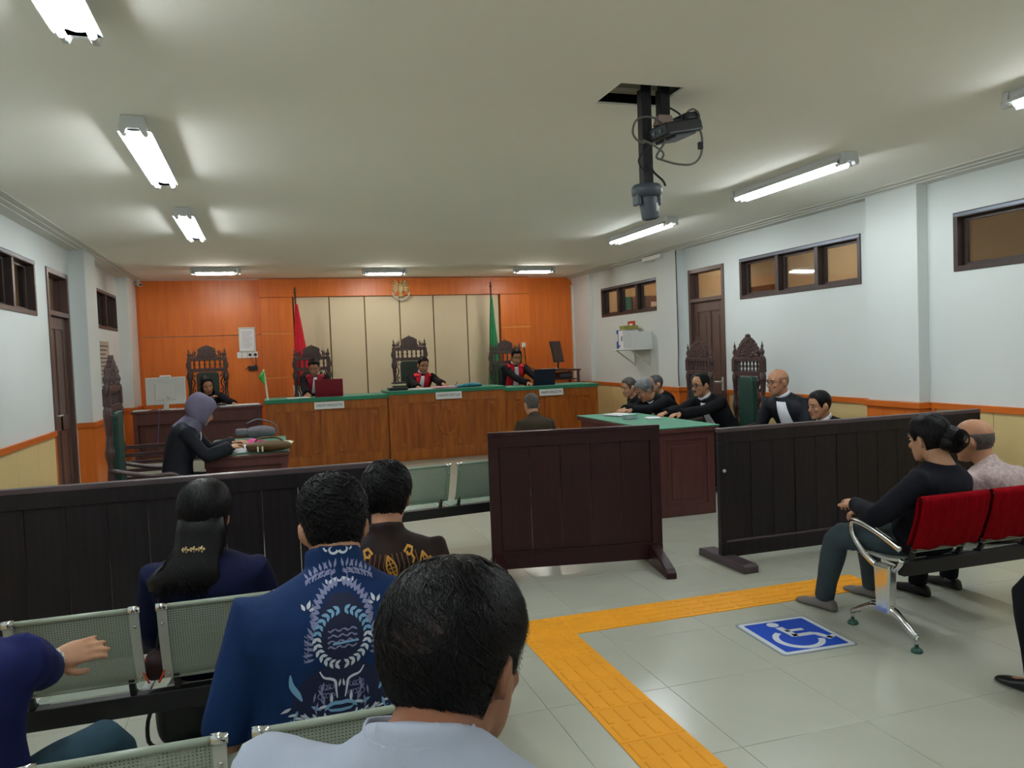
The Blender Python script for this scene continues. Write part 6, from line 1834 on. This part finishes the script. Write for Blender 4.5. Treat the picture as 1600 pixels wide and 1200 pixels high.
# white moustache scroll
mirror(wht, [(0, .066), (.012, .060), (.024, .064), (.034, .070), (.042, .066), (.044, .058)], [.004, .013, .012, .009, .006, .003])
# crown of the wreath
for k in range(10):
    a = radians(-80 + 9 * k)
    c = (.072 * cos(a), .178 + .098 * sin(a))
    leaf(lav, c, a + .25, .036 - .0012 * k, .009); leaf(lav, c, a - .35, .03, .007); curl2(lav, (c[0] * 1.25, c[1] - .01), .008, a, a + 4, .003)
for k in range(7):
    leaf(lav, (.085 + .004 * (k % 2), .20 + .014 * k), radians(-70 + 14 * k), .032, .009)
    curl2(lav, (.108, .21 + .012 * k), .007, 0, 4.4, .003)
leaf(wht, (.105, .135), radians(-110), .026, .012); leaf(wht, (.113, .138), radians(-60), .022, .010); leaf(wht, (.10, .140), radians(-160), .018, .009)
# wreath
for k in range(13):
    a = radians(-84 + 13.2 * k); c = (.079 * cos(a), .228 + .083 * sin(a))
    m_ = blu if k < 6 else wht
    leaf(m_, c, a + radians(55), .022, .011); leaf(m_, c, a + radians(140), .020, .010)
# script inside the wreath
for k in range(4):
    ribbon(lav, P['top'], O, U, W, N, [(-.045 + .09 * j / 12, .205 + .017 * k + .004 * sin(j * 1.7 + k)) for j in range(13)], [.003 + .003 * abs(sin(j * 2.1 + k)) for j in range(13)], off=.0024)
ribbon(blu, P['top'], O, U, W, N, [(-.03 + .08 * j / 8, .246 - .004 * j / 8) for j in range(9)], .006, off=.0026)
# horns below the wreath
mirror(wht, smooth_path([(.068, .325, 0), (.055, .345, 0), (.034, .352, 0), (.020, .362, 0), (.016, .39, 0), (.012, .415, 0)], 3), [.004, .004, .005, .006, .007, .008, .008, .008, .008, .008, .008, .007, .006, .005, .004, .003])
leaf(wht, (.008, .38), radians(-100), .024, .007)
for k in range(8):
    curl2(lav, (.03 + .011 * (k % 4), .375 + .03 * (k // 4)), .010, radians(40 * k), radians(40 * k + 260), .003)
    leaf(lav, (.055 + .008 * (k % 4), .36 + .02 * k * .5), radians(80 + 20 * (k % 3)), .03, .006)
# lower side ornaments
mirror(blu, smooth_path([(.155, .325, 0), (.15, .36, 0), (.13, .39, 0), (.118, .41, 0)], 3), [.003, .008, .012, .016, .018, .018, .016, .012, .008, .004])
for k in range(7):
    leaf(blu if k % 2 else wht, (.15 - .02 * k, .43 + .01 * (k % 3)), radians(30 + 40 * k), .034, .010)
    leaf(wht, (.05 + .018 * k, .455 + .008 * (k % 2)), radians(100 + 15 * k), .03, .008)
    curl2(blu, (.02 + .022 * k, .475), .012, radians(60 * k), radians(60 * k + 270), .004)
mirror(blu, [(.0, .432), (.02, .430), (.035, .436), (.045, .446)], [.012, .012, .009, .004]); mirror(blu, [(0, .455), (.03, .452), (.04, .446)], [.01, .008, .003])
for nm, mb_, m_ in (('dark_print', drk, 'motif_dark'), ('lavender_print', lav, 'motif_lav'), ('white_print', wht, 'motif_white'), ('light_blue_print', blu, 'motif_blue')):
    mb_.build(nm, m_, P['root'], smooth=True, world=True, fixn=False)['kind'] = 'stuff'

# audience: woman with the hair clip
def long_hair(q, T):
    rnd = random.Random(2)
    def mass(pts, ra, rb, n=14):
        rings = []
        for i, p in enumerate(pts):
            rings.append([T @ (V(p) + V((ra[i] * cos(a) * (1 + .07 * sin(5 * a + i)), rb[i] * sin(a), 0))) for a in [2 * pi * k / n for k in range(n)]])
        q.loft(rings)
    mass([(0, -.06, .02), (0, -.078, -.04), (0, -.085, -.09), (-.012, -.115, -.13), (-.03, -.125, -.165), (-.04, -.135, -.20), (-.045, -.135, -.235), (-.04, -.125, -.265)], [.076, .085, .087, .088, .108, .127, .118, .06], [.05, .055, .052, .045, .042, .042, .035, .015])
    R = T.to_3x3()
    for k in range(420):
        x = rnd.uniform(-.13, .075); u0 = rnd.uniform(0, .5); b0 = len(q.v); n = 6
        for j in range(n):
            u = u0 + .5 * j / (n - 1); z = -.10 - .165 * u
            xx = (x + .02) * (.55 + .6 * min(1, u * 1.6)) - .02 + .006 * sin(j * 1.5 + k)
            y = -.115 - .06 * min(1, u * 1.6) * max(.2, 1 - (abs(xx + .04) / .15) ** 2)
            for d in (-.0014, .0014): q.v.append(T @ V((xx + d * (1 - .5 * j / n), y - .006 * rnd.random(), z)))
        for j in range(n - 1): q.f.append((b0 + 2 * j, b0 + 2 * j + 1, b0 + 2 * j + 3, b0 + 2 * j + 2)); q.mi.append(0)
P = person('woman with a jewelled hair clip and long black hair over a navy blouse', (-.245, 3.10, 1.035), (-.235, 3.17, .505), -4, -12, 2, 0, 1.0, 'skin', 'navy', 'long', hair=h_style('woman', .016, .020, 'hair', strands=3500, width=.0013, length=6, extra=long_hair, clumps=500, cw=.003, clift=.003), voxel=.011, tvox=.012, face=False, legs='trouser', seed=15, shw=.165, infl=.016)
T = P['T']
q = MB()
for k in range(9):
    x = -.032 + .009 * k; z = -.096 + .002 * sin(k * 2)
    q.ell((0, 0, 0), (.0048, .005, .0055), 8, 5, T @ Matrix.Translation((x - .01, -.140, z)))
for k in (1, 4, 7):
    for a in range(5): q.ell((0, 0, 0), (.0035, .004, .0035), 6, 4, T @ Matrix.Translation((-.042 + .009 * k + .009 * cos(a * 1.257), -.141, -.096 + .009 * sin(a * 1.257))))
q.build('hair_clip', 'gold', P['root'], smooth=True, world=True)

# audience: man in brown batik
P = person('man in a brown and gold batik shirt with neat wavy black hair', (.437, 3.16, 1.03), (.43, 3.17, .505), -6, -16, 6, 0, 1.04, 'skin', 'batik_brown', 'long', hair=h_style('short', .015, .026, 'hair', strands=3600, width=.0013, wav=.08, length=6, clumps=800, cw=.004, clift=.008), voxel=.010, tvox=.012, face=False, legs='trouser', seed=16, shw=.168, collar=1.1, infl=.015)
O, U, W, N = chest_plane(P, True)
gold, line = MB(), MB()
def rb(mb, pts, w, off=.002): ribbon(mb, P['top'], O, U, W, N, pts, w, off=off, dense=2)
for sx in (-1, 1):
    for k in range(6):
        x0 = sx * (.012 + .018 * k)
        rb(line, [(x0, .02), (x0 + sx * .01, .06), (x0 * 1.1, .10), (x0 * .9 + sx * .02, .16), (x0, .24)], .0035)
    rb(gold, [(sx * .06, .02), (sx * .075, .005), (sx * .092, .012), (sx * .088, .028), (sx * .074, .03), (sx * .07, .02)], .008)
    rb(gold, [(sx * .088, .03), (sx * .098, .045), (sx * .09, .06)], .006)
    rb(gold, [(sx * .155, .055), (sx * .168, .075), (sx * .176, .11), (sx * .172, .15)], [.012, .02, .014, .004])
    for k in range(5): rb(gold, [(sx * (.148 + .004 * k), .07 + .014 * k), (sx * (.162 + .003 * k), .064 + .014 * k)], .005)
for cx, cy, an_ in ((-.005, .025, 72), (-.10, .10, 60), (.06, .12, 105), (.13, .03, 80)):
    a = radians(an_); d = (cos(a), sin(a)); n_ = (-d[1], d[0])
    for sgn in (-1, 1): rb(gold, [(cx + d[0] * .09 * j / 6 + n_[0] * sgn * .018 * sin(pi * j / 6), cy + d[1] * .09 * j / 6 + n_[1] * sgn * .018 * sin(pi * j / 6)) for j in range(7)], .006)
    rb(gold, [(cx + d[0] * .085 * j / 4, cy + d[1] * .085 * j / 4) for j in range(5)], .004)
    for j in range(5): rb(gold, [(cx + d[0] * .015 * (j + 1) - n_[0] * .012, cy + d[1] * .015 * (j + 1) - n_[1] * .012), (cx + d[0] * .015 * (j + 1) + n_[0] * .012, cy + d[1] * .015 * (j + 1) + n_[1] * .012)], .0035)
rnd = random.Random(8)
for k in range(60):
    x = -.15 + .17 * rnd.random(); y = .045 + .10 * rnd.random() + max(0, x + .05) * .6
    rb(gold, [(x, y), (x + .008, y + .014)], [.007, .009], .0026)
gold.build('gold_print', 'batik_gold', P['root'], smooth=True, world=True, fixn=False)['kind'] = 'stuff'
line.build('bronze_print', 'batik_line', P['root'], smooth=True, world=True, fixn=False)['kind'] = 'stuff'

# audience: person in navy at the lower left, reaching forward
P = person('person in a navy top at the left frame edge, arm reaching forward', (-.80, 2.29, 1.08), (-.78, 2.20, .505), -8, 10, 8, 0, 1.0, 'skin_light', 'navy_bright', 'elbow', hair=h_style('woman', .014, .02, 'hair', strands=300, width=.0015), voxel=.0060, tvox=.012, legs='teal_trouser', seed=17, shw=.175, infl=.018,
           hands=((-.95, 2.45, .58), (-.675, 2.68, .71)), elbow=((-.4, -.2, -.8), (.35, .1, -1)), knees=((-.88, 2.58, .50), (-.49, 2.50, .51)), feet=((-.88, 2.6, 0), (-.48, 2.56, 0)), curl=.25, hdir=(None, (.9, .25, .12)), handn=(None, (-.1, -.85, .5)))
sh, el, wr = P['arms'][1]; d = (wr - el).normalized(); x_, y_, _ = frame_from(d)
q = MB()
for k in range(14):
    a = 2 * pi * k / 14
    for j in range(2): q.ell(tuple(wr - d * (.03 + .011 * j) + x_ * (.036 * cos(a + .2 * j)) + y_ * (.036 * sin(a + .2 * j))), (.0065, .0065, .0065), 8, 5)
q.build('bracelet', 'silver', P['root'], smooth=True, world=True)

# audience on the red covered bench
def bun(q, T):
    rings = []
    for c, r in (((.028, -.112, .008), .058), ((.048, -.108, -.035), .045), ((.005, -.105, -.02), .045)):
        for i in range(13):
            a = pi * (.03 + .94 * i / 12); ring = []
            for k in range(18):
                b_ = 2 * pi * k / 18; d = V((sin(a) * cos(b_), sin(a) * sin(b_), -cos(a)))
                ring.append(T @ (V(c) + d * r * (1 + .16 * noise.noise(d * 2.6 + V(c) * 40))))
            rings.append(ring)
        q.loft(rings); rings = []
    rnd = random.Random(5)
    for k in range(260):
        a = rnd.uniform(0, 2 * pi); r = rnd.uniform(.02, .05); b0 = len(q.v)
        for j in range(6):
            aa = a + .28 * j; p = V((.038 + r * cos(aa), -.138 - sqrt(max(0, .054 ** 2 - r * r)) * .9 - .004 * rnd.random(), -.006 + r * sin(aa)))
            for dd in (-.0012, .0012): q.v.append(T @ (p + V((dd * cos(aa), 0, dd * sin(aa)))))
        for j in range(5): q.f.append((b0 + 2 * j, b0 + 2 * j + 1, b0 + 2 * j + 3, b0 + 2 * j + 2)); q.mi.append(0)
person('woman in a black top with a black hair bun, on the red covered bench', (3.395, 3.36, 1.045), (3.37, 3.40, .495), 12, 4, 6, 0, 1.04, 'skin_light', 'black_top', 'long', hair=h_style('tied', .010, .014, 'hair', strands=2600, width=.0013, extra=bun, clumps=400, cw=.003, clift=.003), voxel=.0068, tvox=.012, legs='denim', shoes='shoe_grey', seed=18, shw=.165, infl=.018,
       hands=((3.085, 3.56, .68), (3.30, 3.70, .60)), elbow=((-.75, -.35, -.5), (.6, -.3, -.8)), knees=((3.085, 3.72, .475), (3.42, 3.86, .46)), feet=((3.10, 3.86, 0), (3.50, 3.92, 0)), curl=.8)
person('balding man with a grey fringe in a pale pink patterned shirt', (3.885, 3.52, .985), (3.98, 3.42, .495), 6, 22, 4, 0, 1.04, 'skin', 'pink_shirt', 'long', hair=h_style('fringe', .003, .004, 'hair_fringe', band=.042), voxel=.010, tvox=.012, legs='trouser', seed=19, shw=.17, infl=.016, collar=.8)
# person cut by the right frame edge: only a knee, shin and sandal come into the picture
person('person in black trousers cut by the right frame edge', (3.62, 2.12, 1.12), (3.60, 2.30, .505), 6, 6, 0, 0, 1.0, 'skin', 'black_top', 'long', hair=h_style('short', .012, .02, 'hair'), voxel=.012, legs='trouser', seed=20,
       knees=((3.20, 2.63, .475), (3.70, 2.56, .47)), feet=((3.17, 2.56, 0), (3.72, 2.6, 0)))
